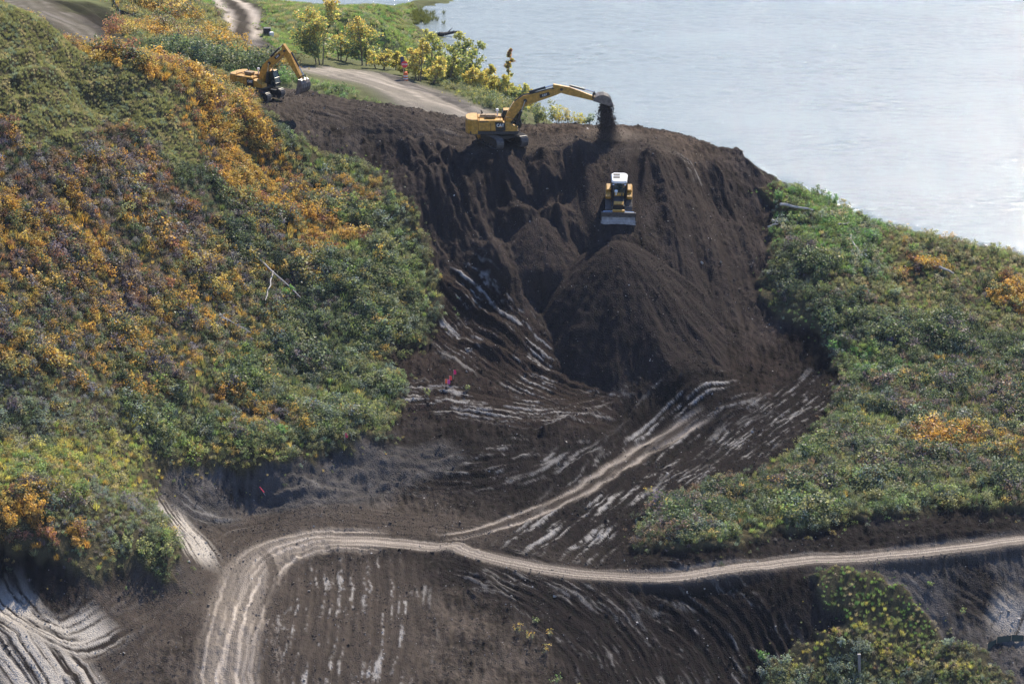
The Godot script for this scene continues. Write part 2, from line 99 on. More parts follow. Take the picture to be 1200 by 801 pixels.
const COVER = [[-43.47,319,"grass"],[-39.38,322.7,"grass"],[-41.45,313.9,"grass"],[-35.48,322.2,"grass"],[-38.48,313.8,"grass"],[-43.66,313.9,"grass"],[-33.4,325.4,"grass"],[-44.96,319,"grass"],[-35.68,324.7,"grass"],[-41.96,318.6,"grass"],[-32.31,321.3,"grass"],[-43.77,308.1,"grass"],[-37.7,320.9,"grass"],[-40.46,311.5,"grass"],[-40.05,329.2,"orange"],[-34.41,328.1,"orange"],[-29.52,330.8,"orange"],[-29.64,327.1,"orange"],[-26.59,328.1,"orange"],[-24.32,329.6,"orange"],[-28.08,327,"orange"],[-21.9,329.3,"orange"],[-20.05,324.6,"orange"],[-16.81,323.7,"orange"],[-25.63,325.4,"orange"],[-41.7,295.7,"orange"],[-37.98,301.1,"orange"],[-18.32,322,"orange"],[-27.21,331.5,"orange"],[-41.77,303,"rust"],[-37.8,306.9,"rust"],[-40.2,301.8,"rust"],[-30.88,312.7,"rust"],[-33.37,315.5,"rust"],[-39.93,292.4,"rust"],[-33.58,300.5,"rust"],[-31.88,315.9,"rust"],[-43.24,303.3,"rust"],[-36.18,313.2,"rust"],[-29.35,312.4,"rust"],[-39.63,296.2,"rust"],[-36.33,291.6,"mixed"],[-29.9,300.2,"mixed"],[-32.78,291.5,"mixed"],[-24.76,311.6,"mixed"],[-28.06,295.2,"mixed"],[-38.36,284.2,"mixed"],[-22.14,319.6,"mixed"],[-33.99,305.3,"mixed"],[-27.06,312.1,"mixed"],[-41.25,285.4,"mixed"],[-25.08,305,"mixed"],[-31.74,304.8,"mixed"],[-39.37,280.9,"mixed"],[-24.28,316.4,"dark"],[-20.03,309,"dark"],[-16.33,312.3,"dark"],[-19.07,305.2,"dark"],[-29,318.2,"dark"],[-20.29,314,"mixed"],[-21.37,293.3,"mixed"],[-18.72,330.1,"mixed"],[-15.5,330.9,"mixed"],[-21.4,306.2,"mixed"],[-15.68,315.6,"olive"],[-12.94,327.4,"olive"],[-15.67,335.2,"olive"],[-18.1,334.4,"olive"],[-11.97,322.1,"olive"],[-9.49,318.2,"olive"],[-8.24,315.3,"olive"],[-12.56,315.8,"olive"],[-13.48,319.8,"olive"],[-13.16,310.1,"olive"],[-25.39,288.4,"olive"],[-16.41,297.1,"olive"],[-10.96,314.4,"olive"],[-22.41,298.3,"olive"],[-18.96,289.6,"olive"],[-12.08,301.1,"olive"],[-28.88,287.2,"olive"],[-14.67,291.3,"olive"],[-11.47,305.6,"olive"],[-15.35,327,"olive"],[-10.46,325.1,"olive"],[-34.61,274.5,"yellowgreen"],[-36.58,268.3,"yellowgreen"],[-31.13,280.6,"yellowgreen"],[-25.89,285.1,"yellowgreen"],[-38.39,272.1,"yellowgreen"],[-39.04,266.6,"yellowgreen"],[-32.59,274.6,"yellowgreen"],[-22.39,286.5,"yellowgreen"],[-38.98,277.3,"greygreen"],[-34,282,"greygreen"],[-36.05,263.6,"greygreen"],[-31.8,267.2,"greygreen"],[-30.37,266.1,"greygreen"],[-34.06,263.3,"greygreen"],[-30.38,272.8,"greygreen"],[-39.41,275,"greygreen"],[-36.72,281.7,"greygreen"],[-38.83,261.9,"orange"],[-36.98,263.1,"orange"],[-35.87,261.8,"orange"],[-28.91,264.5,"olive"],[-27.7,266,"olive"],[-29.45,262.9,"olive"],[26.6,337.1,"lush"],[29.02,335.9,"lush"],[33.32,337.1,"lush"],[27.13,332.6,"lush"],[33.72,332.3,"lush"],[30.47,333.1,"lush"],[32.59,328.9,"lush"],[31.27,312.8,"lush"],[28.87,312,"lush"],[26.8,315.9,"lush"],[33.49,311.4,"lush"],[28.13,323.7,"dark"],[34.72,316.3,"dark"],[31.7,318.1,"dark"],[25.87,325.8,"dark"],[28.64,319.7,"dark"],[37.95,316.8,"dark"],[45.95,317.2,"dark"],[42.07,318.1,"dark"],[25.02,325,"dark"],[41.29,333.3,"drygrass"],[45.13,330.6,"drygrass"],[46.61,322.5,"drygrass"],[40.79,328.6,"drygrass"],[36.97,331.6,"drygrass"],[36.89,322.3,"drygrass"],[42.84,324.8,"drygrass"],[32.07,322.7,"drygrass"],[48.7,332.7,"drygrass"],[36.26,332.9,"drygrass"],[39.54,330.8,"orange"],[48.09,327.8,"orange"],[38.04,296.4,"orange"],[34.56,306.4,"olivebrown"],[37.62,299.3,"olivebrown"],[29.65,294.4,"olivebrown"],[42.65,309.6,"olivebrown"],[25.34,286.7,"olivebrown"],[17.87,282.4,"olivebrown"],[14.15,279.2,"olivebrown"],[40.13,289.2,"olivebrown"],[44.95,303.5,"olivebrown"],[32.62,287.1,"olivebrown"],[30.55,304.5,"olivebrown"],[41.41,299.5,"olivebrown"],[11.99,278,"olivebrown"],[21.31,280.5,"olive"],[25.58,280.6,"olive"],[29.39,283.5,"olive"],[35.87,283.7,"olive"],[19.68,277.1,"olive"],[25.06,292.5,"olive"],[32.29,298.7,"olive"],[28.88,269.7,"lushlow"],[26.79,269.5,"lushlow"],[30.92,269.1,"lushlow"],[32.53,267.7,"lushlow"],[27.34,267.4,"yellowlow"],[25.2,266.1,"yellowlow"],[29.39,267.2,"yellowlow"],[30.63,265.5,"yellowlow"],[33.93,264.5,"yellowlow"],[24.43,264.8,"yellowlow"],[21.61,263.1,"scrublow"],[25.69,263.3,"scrublow"],[32.48,263.4,"scrublow"],[37.21,263.5,"scrublow"],[27.15,264.6,"scrublow"]]
const COVER_FAR = [[-46.24,423.5,"mixedfar"],[-40.88,420.6,"mixedfar"],[-41.24,403.5,"mixedfar"],[-37.59,430,"mixedfar"],[-36.32,403.1,"mixedfar"],[-32.9,409.5,"orangefar"],[-29.52,403.9,"orangefar"],[-40.39,426.5,"orangefar"],[-26.16,397.4,"orangefar"],[-39.86,409.6,"orangefar"],[-32.48,391.9,"darkfar"],[-28.69,392.1,"darkfar"],[-35.65,390.1,"darkfar"],[-31.58,380.5,"lush"],[-24.5,386.1,"lush"],[-18.65,381.7,"lush"],[-13.93,379.8,"lush"],[-18.74,480.8,"meadow"],[-15.1,517.3,"meadow"],[-25.21,414,"meadow"],[-21.01,479.4,"meadow"],[-11.97,491.4,"meadow"],[-9.55,489.8,"meadow"],[-5.95,488,"meadow"],[-22.83,426,"meadow"],[-15.7,415.5,"meadow"],[-29.41,431.9,"meadow"],[-31.98,487.7,"meadow"],[-23.52,484.3,"meadow"],[-19.06,523.4,"meadow"],[-23.35,480,"meadow"],[-27.12,428.6,"meadow"],[-16.5,484.3,"meadow"],[-14.22,486.6,"meadow"],[-9.65,395.3,"shrubby"],[-5.81,396.6,"shrubby"],[-2.91,396.4,"shrubby"],[0,414.4,"shrubby"],[-5.61,382.2,"shrubby"],[0,385.3,"shrubby"],[-11.78,402.2,"shrubby"]]
const EXCAVATOR = [[-0.99,336.8]]
const EXCAVATOR_SMALL = [[-24.94,344.6]]
const DOZER = [[10.08,327]]
const DUMP_SPOT = [[9.28,334.3]]
const TREES = [[-22.22,406.9,8.2,4.2,"a"],[-17.15,413.7,6.6,3.2,"a"],[-20.28,416.2,3.6,2.2,"a"],[-10.79,402,5.6,1.8,"c"],[-8.06,407.4,7,2.8,"b"],[-5.12,411.3,6.8,2.7,"b"],[-2.81,410.9,3.8,1.5,"c"],[-0.81,413.1,6.6,1,"d"],[-13.8,413.1,2.5,1.2,"c"],[0.62,423,2.2,1.3,"c"],[-6.58,408.3,4,1.5,"b"],[-9.29,400.7,3.2,1.7,"c"],[-3.99,407.9,3.4,1.9,"c"],[-2.01,410.7,3.4,1.9,"c"],[-12.14,404.5,2.6,1.5,"c"],[-15.32,408,2.4,1.6,"c"],[1.42,414.7,2.8,1.7,"c"],[-0.2,412.6,2.4,1.6,"b"]]
const FLAGS = [[-5.29,306.4,"pink"],[-6.04,305,"orange"],[-5.81,304.9,"magenta"],[-5.66,305.6,"red"],[-14.37,291.1,"pinkred"],[-20.72,284.5,"ribbon"]]
const SIGN = [[-12.35,398.4]]
const LOGS = [[26,335.5,29.2,335,0.1,0],[24.68,332.7,25.67,332.8,0.07,0],[32.29,332.1,33.16,328.8,0.09,0],[31.5,333.5,33.07,335.3,0.07,0],[41,329.8,42.34,329.2,0.09,0],[25.15,333.7,25.76,333,0.06,0],[-23.43,314.9,-19.26,312,0.06,1],[-21.85,314.4,-22.28,309.7,0.05,1],[-25.6,303.8,-23.22,304,0.05,1],[36.91,339.4,37.73,337.5,0.06,0]]
const SHRUBS = [[-38.78,261.3,2.3,"orange"],[-37.09,262.2,2.6,"orange"],[-35.68,261.2,1.5,"rust"],[-33.87,261.3,1.3,"orange"],[-28.89,264.2,1.9,"olive"],[-27.28,264.8,1.5,"olive"],[-30.2,264.1,1.3,"olive"],[-28.05,326.6,1.5,"amber"],[-26.36,327,1.7,"orange"],[-24.25,328.4,1.4,"amber"],[-29.06,327.7,1.3,"orange"],[-26.83,322.4,1.5,"orange"],[-20.79,323.6,1.5,"amber"],[-18.63,321.8,1.4,"orange"],[-37.89,300.2,1.6,"orange"],[-41.58,294.6,1.5,"amber"],[-34.09,306.5,1.3,"orange"],[-29.46,308.9,1.4,"orange"],[-31.28,299.2,1.4,"amber"],[-35.87,290.5,1.3,"orange"],[-38.3,283.7,1.3,"amber"],[-26.75,302.3,1.4,"orange"],[-32.53,288.6,1.2,"amber"],[-36.55,325.7,1.3,"orange"],[-33.85,326.1,1.2,"orange"],[-30.12,302.9,1.3,"rust"],[-41.79,290.2,1.4,"orange"],[-26.08,308.7,1.3,"amber"],[-20.37,312.6,1.5,"fresh"],[-19.74,290.5,1.3,"fresh"],[-10.67,304.4,1.6,"olive"],[-11.97,297.7,1.7,"olive"],[-13.87,298.6,1.5,"green"],[-16.18,327.6,1.4,"olive"],[30.2,342.3,1.7,"green"],[31.59,341.5,1.8,"fresh"],[26.15,336.6,1.4,"fresh"],[27.35,335.9,1.5,"green"],[34.1,338.3,1.6,"green"],[33.16,339.9,1.3,"green"],[34.36,332.1,1.6,"fresh"],[34.04,329.4,1.4,"green"],[30.16,334.4,1.4,"sage"],[28.04,333.8,1.3,"green"],[32.8,340.9,1.7,"straw"],[40.82,335.1,1.9,"olive"],[44.66,335.1,1.5,"olive"],[46.96,335.4,1.6,"olive"],[39.28,329.9,1.5,"orange"],[47.51,328.4,1.5,"orange"],[36.17,323.2,1.4,"sage"],[31.67,317.8,1.5,"lime"],[34.41,312.9,1.5,"green"],[38.71,332.4,1.3,"lime"],[29.39,313.7,1.2,"fresh"],[26.15,265,1.1,"sage"],[34.71,265.5,1.2,"sage"],[21.59,262.8,1.2,"sage"],[19.94,263.4,1.1,"fresh"]]
const SPROUTS = [[0.53,260.4,1.1,"amber"],[1.46,259.4,1,"orange"],[2.65,257.9,0.9,"amber"],[1.88,262.8,0.6,"olive"],[3.01,261.2,0.7,"amber"],[3.27,254.3,1.2,"lime"],[5.24,254.6,0.8,"lemon"],[-3.97,304.8,0.7,"olive"],[-7.6,303.3,0.9,"olive"],[11.64,287.8,0.9,"amber"],[36.27,268.9,0.8,"olive"],[33.86,271.1,0.6,"lime"]]
const CRESTBUSH = [[3.6,341.6,2.1,"olive"],[4.6,341.6,1.7,"lemon"],[5.69,341.6,1.5,"straw"],[6.69,341.2,1.4,"lemon"],[2.51,342,1.6,"green"],[7.69,341.2,1.1,"sage"],[1.26,341.9,1.3,"green"]]
const FENCE = [[37.93,265.7],[38.8,266.7],[40.03,267.2],[42.14,267.6]]
const FENCE_FAR = [[-56.23,491.3],[-47.7,421.9],[-46.61,417.3],[-45.03,417.6],[-43.58,419.2],[-42.17,421.4],[-41.13,416.8],[-40.31,411.3],[-38.99,405.6]]
const POST = [[27.51,263.1]]
const REDBUSH = [[-45.56,401.1]]
const DRIFT = [[-9.44,517.4]]
const CRATE = [[-29.84,427.5]]
const BOULDERS = [[-49.11,491.4],[-48.58,493.4],[-47.67,491.3],[-49.83,492.7]]
const ISLET = [[-13.94,531.5],[-13.22,528.4]]

const PALE = {"cream": [0.44, 0.405, 0.36], "clay": [0.50, 0.485, 0.465], "dust": [0.55, 0.485, 0.415], "grey": [0.35, 0.32, 0.285]}
const EARTH = {"roadgrey": [0.17, 0.155, 0.14], "dark": [0.017, 0.014, 0.0135], "brown": [0.070, 0.057, 0.048], "red": [0.030, 0.022, 0.019], "shale": [0.085, 0.079, 0.076], "fill": [0.043, 0.0345, 0.0315]}
const SOIL_TONES = [[0.043, 0.0345, 0.0315], [0.017, 0.014, 0.0135], [0.066, 0.054, 0.045], [0.030, 0.022, 0.019], [0.080, 0.074, 0.071], [0.08, 0.060, 0.046]]

var rng := RandomNumberGenerator.new()
var taken := {}
var near_land: Land
var far_land: Land
var relief := FastNoiseLite.new()
var streak := FastNoiseLite.new()
var grain := FastNoiseLite.new()


# ---------------------------------------------------------------- a sheet of terrain on a regular grid
class Land:
	var x0: float
	var d0: float
	var dx: float
	var dd: float
	var nx: int
	var nd: int
	var h := PackedFloat32Array()
	var r := PackedFloat32Array()
	var g := PackedFloat32Array()
	var b := PackedFloat32Array()
	var cover := PackedFloat32Array()
	var region := PackedByteArray()
	var rough := PackedFloat32Array()
	var even := PackedFloat32Array()

	func _init(ax: float, bx: float, sx: float, ad: float, bd: float, sd: float) -> void:
		x0 = ax
		d0 = ad
		dx = sx
		dd = sd
		nx = int((bx - ax) / sx) + 1
		nd = int((bd - ad) / sd) + 1
		for a in [h, r, g, b, cover, rough]:
			a.resize(nx * nd)
		region.resize(nx * nd)

	func at(x: float, d: float, a: PackedFloat32Array) -> float:
		var fx := clampf((x - x0) / dx, 0.0, nx - 1.001)
		var fd := clampf((d - d0) / dd, 0.0, nd - 1.001)
		var i := int(fx)
		var j := int(fd)
		var k := j * nx + i
		fx -= i
		fd -= j
		return lerpf(lerpf(a[k], a[k + 1], fx), lerpf(a[k + nx], a[k + nx + 1], fx), fd)


func ground(x: float, d: float) -> Vector3:
	return Vector3(x, near_land.at(x, d, near_land.h) if d < 351.5 else far_land.at(x, d, far_land.h), -d)


func slope_up(x: float, d: float, reach := 0.8) -> Vector3:
	var a := ground(x + reach, d).y - ground(x - reach, d).y
	var c := ground(x, d + reach).y - ground(x, d - reach).y
	return Vector3(-a, 2.0 * reach, c).normalized()


func base_height(x: float, d: float) -> float:
	var s: float = TPS_PLANE[0] + TPS_PLANE[1] * x + TPS_PLANE[2] * (d - 300.0)
	for i in range(0, TPS.size(), 3):
		var ex: float = x - TPS[i]
		var ed: float = d - TPS[i + 1]
		var q := ex * ex + ed * ed + 1e-9
		s += 0.5 * q * log(q) * TPS[i + 2]
	return s


func smooth_path(flat: Array) -> PackedVector2Array:
	var p := PackedVector2Array()
	for i in range(0, flat.size(), 2):
		p.append(Vector2(flat[i], flat[i + 1]))
	if p.size() < 3:
		return p
	var q := PackedVector2Array()
	for i in p.size() - 1:
		var a := p[maxi(i - 1, 0)]
		var e := p[mini(i + 2, p.size() - 1)]
		for k in 5:
			q.append(p[i].cubic_interpolate(p[i + 1], a, e, k / 5.0))
	q.append(p[p.size() - 1])
	return q


func base_sheet(l: Land) -> void:
	var step := 2.0
	var cx := int((l.nx * l.dx) / step) + 4
	var cd := int((l.nd * l.dd) / step) + 4
	var coarse := PackedFloat32Array()
	coarse.resize(cx * cd)
	for j in cd:
		for i in cx:
			coarse[j * cx + i] = base_height(l.x0 + (i - 1) * step, l.d0 + (j - 1) * step)
	var row := PackedFloat32Array()
	row.resize(cx)
	for j in l.nd:
		var fd := j * l.dd / step + 1.0
		var jj := int(fd)
		fd -= jj
		for i in cx:
			row[i] = cubic_interpolate(coarse[jj * cx + i], coarse[(jj + 1) * cx + i], coarse[(jj - 1) * cx + i], coarse[mini(jj + 2, cd - 1) * cx + i], fd)
		for i in l.nx:
			var fx := i * l.dx / step + 1.0
			var ii := int(fx)
			l.h[j * l.nx + i] = cubic_interpolate(row[ii], row[ii + 1], row[ii - 1], row[mini(ii + 2, cx - 1)], fx - ii)


func cover_polygons(l: Land, polygons: Array, jitter: float, step: float) -> void:
	var mask := PackedFloat32Array()
	mask.resize(l.nx * l.nd)
	for flat in polygons:
		var p := PackedVector2Array()
		for i in range(0, flat.size(), 2):
			p.append(Vector2(flat[i], flat[i + 1]))
		for j in l.nd:
			var d := l.d0 + j * l.dd
			var cuts: Array[float] = []
			for k in p.size():
				var a := p[k]
				var c := p[(k + 1) % p.size()]
				if (a.y <= d) != (c.y <= d):
					cuts.append(a.x + (c.x - a.x) * (d - a.y) / (c.y - a.y))
			cuts.sort()
			for k in range(0, cuts.size() - 1, 2):
				var i0 := clampi(int((cuts[k] - l.x0) / l.dx) + 1, 0, l.nx)
				var i1 := clampi(int((cuts[k + 1] - l.x0) / l.dx) + 1, 0, l.nx)
				for i in range(i0, i1):
					mask[j * l.nx + i] = 1.0
	# an uneven edge, softened by a few cells; the turf stands above the cut
	var n := l.nx
	var even := mask.duplicate()
	for j in l.nd:
		for i in n:
			var x := l.x0 + i * l.dx
			var d := l.d0 + j * l.dd
			var wi := clampi(i + int(jitter / l.dx * (1.6 * relief.get_noise_2d(x * 3.0, d * 3.0) + 0.5 * grain.get_noise_2d(x * 6.0, d * 6.0))), 0, n - 1)
			var wj := clampi(j + int(jitter / l.dd * (1.6 * relief.get_noise_2d(x * 3.0, d * 3.0 + 70.0) + 0.5 * grain.get_noise_2d(x * 6.0, d * 6.0 + 70.0))), 0, l.nd - 1)
			mask[j * n + i] = even[wj * n + wi]
	for pass_no in 4:
		var copy := mask.duplicate()
		for j in range(1, l.nd - 1):
			for i in range(1, n - 1):
				var k := j * n + i
				mask[k] = (copy[k] * 2.0 + copy[k - 1] + copy[k + 1] + copy[k - n] + copy[k + n]) / 6.0
	for k in n * l.nd:
		l.cover[k] = mask[k]
		l.h[k] += step * (mask[k] - 0.5)


func add_ridge(l: Land, e: Array) -> void:
	var a := Vector2(e[0][0], e[0][1])
	var c := Vector2(e[0][2], e[0][3])
	var height: float = e[1]
	var w: float = e[2]
	var along := c - a
	var long2 := along.length_squared()
	var i0 := clampi(int((minf(a.x, c.x) - w - l.x0) / l.dx), 0, l.nx - 1)
	var i1 := clampi(int((maxf(a.x, c.x) + w - l.x0) / l.dx) + 1, 0, l.nx - 1)
	var j0 := clampi(int((minf(a.y, c.y) - w - l.d0) / l.dd), 0, l.nd - 1)
	var j1 := clampi(int((maxf(a.y, c.y) + w - l.d0) / l.dd) + 1, 0, l.nd - 1)
	for j in range(j0, j1):
		for i in range(i0, i1):
			var p := Vector2(l.x0 + i * l.dx, l.d0 + j * l.dd)
			p += 0.35 * Vector2(relief.get_noise_2d(p.x * 3.0, p.y * 3.0), relief.get_noise_2d(p.x * 3.0 + 90.0, p.y * 3.0))
			var t := clampf((p - a).dot(along) / long2, 0.0, 1.0)
			var away := p.distance_to(a + along * t) / w
			if away < 1.0:
				l.h[j * l.nx + i] += height * (1.0 - away) * (1.0 - 0.35 * away) * (1.0 - 0.6 * t * t)


func add_cone(l: Land, e: Array) -> void:
	var reach: float = e[4]
	var top: float = l.at(e[0], e[1], l.h) + e[3]
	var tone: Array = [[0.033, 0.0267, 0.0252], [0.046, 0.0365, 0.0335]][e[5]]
	for j in range(maxi(0, int((e[1] - reach - l.d0) / l.dd)), mini(l.nd - 1, int((e[1] + reach - l.d0) / l.dd))):
		for i in range(maxi(0, int((e[0] - reach - l.x0) / l.dx)), mini(l.nx - 1, int((e[0] + reach - l.x0) / l.dx))):
			var px: float = l.x0 + i * l.dx - e[0]
			var pd: float = l.d0 + j * l.dd - e[1]
			var r := sqrt(px * px + pd * pd)
			if r > reach:
				continue
			var round_about := atan2(px, pd)
			var fan := Vector2(sin(round_about), cos(round_about))
			r *= 1.0 + 0.14 * relief.get_noise_3d(fan.x * 9.0, fan.y * 9.0, r * 0.4) + 0.022 * grain.get_noise_3d(fan.x * 60.0, fan.y * 60.0, r * 1.5)
			var high: float = top - e[2] * (sqrt(r * r + 6.0) - 2.1)
			var k := j * l.nx + i
			var over: float = high - l.h[k]
			if over <= -0.3:
				continue
			high += 0.10 * grain.get_noise_2d(px * 6.0, pd * 6.0 + 50.0)
			var t := smoothstep(-0.3, 0.25, over) * smoothstep(1.0, 0.8, sqrt(px * px + pd * pd) / reach)
			l.h[k] = maxf(l.h[k], lerpf(l.h[k], high, t))
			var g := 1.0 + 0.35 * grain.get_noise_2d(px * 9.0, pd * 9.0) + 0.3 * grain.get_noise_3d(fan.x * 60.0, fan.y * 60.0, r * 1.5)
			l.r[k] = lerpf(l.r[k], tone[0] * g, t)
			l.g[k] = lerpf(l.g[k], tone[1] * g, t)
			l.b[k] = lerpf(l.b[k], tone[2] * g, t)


func add_strip(l: Land, e: Array, number: int) -> void:
	var path := smooth_path(e[0])
	var w: float = e[1]
	var amp: float = e[2]
	var sf: float = e[3]
	var tf: float = e[4]
	var pale: float = e[5]
	var threshold: float = e[6]
	var tint: Array = PALE[e[7]]
	var soil: Array = EARTH[e[8]]
	var step: float = e[9]
	var kind: String = e[10]
	var reach := w * 1.12
	var best := {}
	var run := 0.0
	for k in path.size() - 1:
		var a := path[k]
		var v := path[k + 1] - a
		var len := v.length()
		if len < 0.001:
			continue
		var i0 := clampi(int((minf(a.x, a.x + v.x) - reach - l.x0) / l.dx), 0, l.nx - 1)
		var i1 := clampi(int((maxf(a.x, a.x + v.x) + reach - l.x0) / l.dx) + 1, 0, l.nx - 1)
		var j0 := clampi(int((minf(a.y, a.y + v.y) - reach - l.d0) / l.dd), 0, l.nd - 1)
		var j1 := clampi(int((maxf(a.y, a.y + v.y) + reach - l.d0) / l.dd) + 1, 0, l.nd - 1)
		for j in range(j0, j1):
			for i in range(i0, i1):
				var px := l.x0 + i * l.dx - a.x
				var pd := l.d0 + j * l.dd - a.y
				var t := (px * v.x + pd * v.y) / len
				if t < -0.35 or t > len + 0.35:
					continue
				var s := (px * v.y - pd * v.x) / len
				if absf(s) > reach:
					continue
				var key := j * l.nx + i
				if not best.has(key) or absf(best[key].x) > absf(s):
					best[key] = Vector3(s, run + t, k + clampf(t / len, 0.0, 1.0))
		run += len
	var shift := number * 37.0
	for key in best:
		var s: float = best[key].x
		var t: float = best[key].y
		var wobble := 0.25 * relief.get_noise_2d(t * 2.0, shift)
		s += wobble
		var ends := clampf(minf(t, run - t) / 2.5 + 0.25, 0.0, 1.0)
		var edge := clampf((1.0 - absf(s) / w) * 2.6, 0.0, 1.0) * ends
		if edge <= 0.0:
			continue
		var rut := streak.get_noise_2d(s * sf * 60.0, t * tf * 60.0 + shift * 11.0)
		var fine := streak.get_noise_2d(s * sf * 105.0, t * tf * (70.0 if kind == "road" else 60.0 if kind == "layered" else 120.0) + shift * 23.0)
		var turf: float = 1.0 - l.cover[key]
		edge *= clampf(turf * 1.6 - 0.3, 0.0, 1.0)
		if kind == "road" and step > 0.0:
			var on: float = best[key].z
			var c := path[int(on)].lerp(path[mini(int(on) + 1, path.size() - 1)], on - int(on))
			var bed := smoothstep(1.0, 0.45, absf(s) / w) * ends
			l.h[key] = lerpf(l.h[key], l.at(c.x, c.y, l.even) - 0.04, bed)
		if kind != "plain" and kind != "road":
			# graded ground is smoother than what was tipped
			l.h[key] = lerpf(l.h[key], l.even[key], 0.55 * edge)
		l.h[key] += edge * amp * (rut + 0.45 * fine)
		if step != 0.0 and kind != "road":
			l.h[key] += step * clampf(s / 0.35, -1.0, 1.0) * 0.5 * clampf((1.0 - absf(s) / w) * 1.3, 0.0, 1.0) * ends
		if kind == "two":
			var wheel := absf(absf(s) - w * 0.52) / (w * 0.3)
			l.h[key] -= edge * 0.12 * clampf(1.0 - wheel, 0.0, 1.0)
		var mixs := edge * (0.75 if kind != "road" else 0.8)
		var tone := 1.0 + 0.30 * rut + 0.30 * fine
		l.r[key] = lerpf(l.r[key], soil[0] * tone, mixs)
		l.g[key] = lerpf(l.g[key], soil[1] * tone, mixs)
		l.b[key] = lerpf(l.b[key], soil[2] * tone, mixs)
		if pale > 0.0:
			var share := 0.0
			if kind == "road":
				# wheel tracks that wander, part and cross
				for n in 9:
					var line := w * (-0.58 + 1.16 * n / 8.0) + w * 0.17 * relief.get_noise_2d(t * 0.16, n * 31.0 + shift)
					var half := 0.07 + 0.038 * w * (0.5 + 0.5 * relief.get_noise_2d(t * 0.7, n * 17.0 + 500.0))
					var worn: float = [0.3, 0.8, 0.5, 1.0, 0.75, 1.0, 0.55, 0.85, 0.25][n] * clampf(0.9 + 0.9 * relief.get_noise_2d(t * 0.35 + 90.0, n * 13.0), 0.0, 1.0)
					share = maxf(share, worn * smoothstep(1.7, 0.5, absf(s - line) / half))
				share = maxf(share, 0.34 * clampf(1.5 - absf(s) / (w * 0.5), 0.0, 1.0))
				share *= clampf(0.92 + 0.5 * fine, 0.0, 1.0)
				if share * edge > 0.25:
					l.region[key] = 1
			elif kind == "layered":
				share = clampf((rut * 0.35 + fine * 0.6 + 0.5 - threshold) * 6.0, 0.0, 1.0)
			elif kind == "two":
				share = clampf(1.4 - absf(absf(s) - w * 0.52) / (w * 0.24), 0.0, 1.0) * clampf((fine * 0.5 + 0.5 - threshold) * 5.0 + 0.5, 0.0, 1.0)
			else:
				var spot := relief.get_noise_2d(s * 1.6 + shift, t * 1.1)
				var speck := grain.get_noise_2d(s * 12.0 + shift, t * 6.0)
				share = clampf((rut * 0.16 + fine * 0.52 + speck * 0.20 + spot * 0.32 + 0.44 - threshold - 0.02) * 5.0, 0.0, 0.85)
			share *= pale * edge
			l.rough[key] = maxf(l.rough[key], share)
			l.r[key] = lerpf(l.r[key], tint[0], share)
			l.g[key] = lerpf(l.g[key], tint[1], share)
			l.b[key] = lerpf(l.b[key], tint[2], share)


func soil_colours(l: Land, points: Array, plain: int) -> void:
	var step := 2.5
	var cx := int((l.nx * l.dx) / step) + 3
	var cd := int((l.nd * l.dd) / step) + 3
	var cr := PackedVector3Array()
	cr.resize(cx * cd)
	for j in cd:
		for i in cx:
			var p := Vector2(l.x0 + i * step, l.d0 + j * step)
			var sum := Vector3.ZERO
			var all := 1e-9
			for e in points:
				var q := 1.0 / pow(p.distance_squared_to(Vector2(e[0], e[1])) + 2.0, 2.0)
				var c: Array = SOIL_TONES[e[2]]
				sum += q * Vector3(c[0], c[1], c[2])
				all += q
			if points.is_empty():
				sum = Vector3(SOIL_TONES[plain][0], SOIL_TONES[plain][1], SOIL_TONES[plain][2])
				all = 1.0
			cr[j * cx + i] = sum / all
	for j in l.nd:
		var fd := j * l.dd / step
		var jj := int(fd)
		fd -= jj
		var d := l.d0 + j * l.dd
		for i in l.nx:
			var fx := i * l.dx / step
			var ii := int(fx)
			fx -= ii
			var x := l.x0 + i * l.dx
			var m := jj * cx + ii
			var c := cr[m].lerp(cr[m + 1], fx).lerp(cr[m + cx].lerp(cr[m + cx + 1], fx), fd)
			var k := j * l.nx + i
			var tone := 1.0 + 0.8 * relief.get_noise_2d(x * 2.0, d * 2.0) + 0.55 * grain.get_noise_2d(x * 8.0, d * 8.0) + 0.65 * streak.get_noise_2d(x * 120.0, d * 20.0)
			l.r[k] = c.x * tone
			l.g[k] = c.y * tone
			l.b[k] = c.z * tone


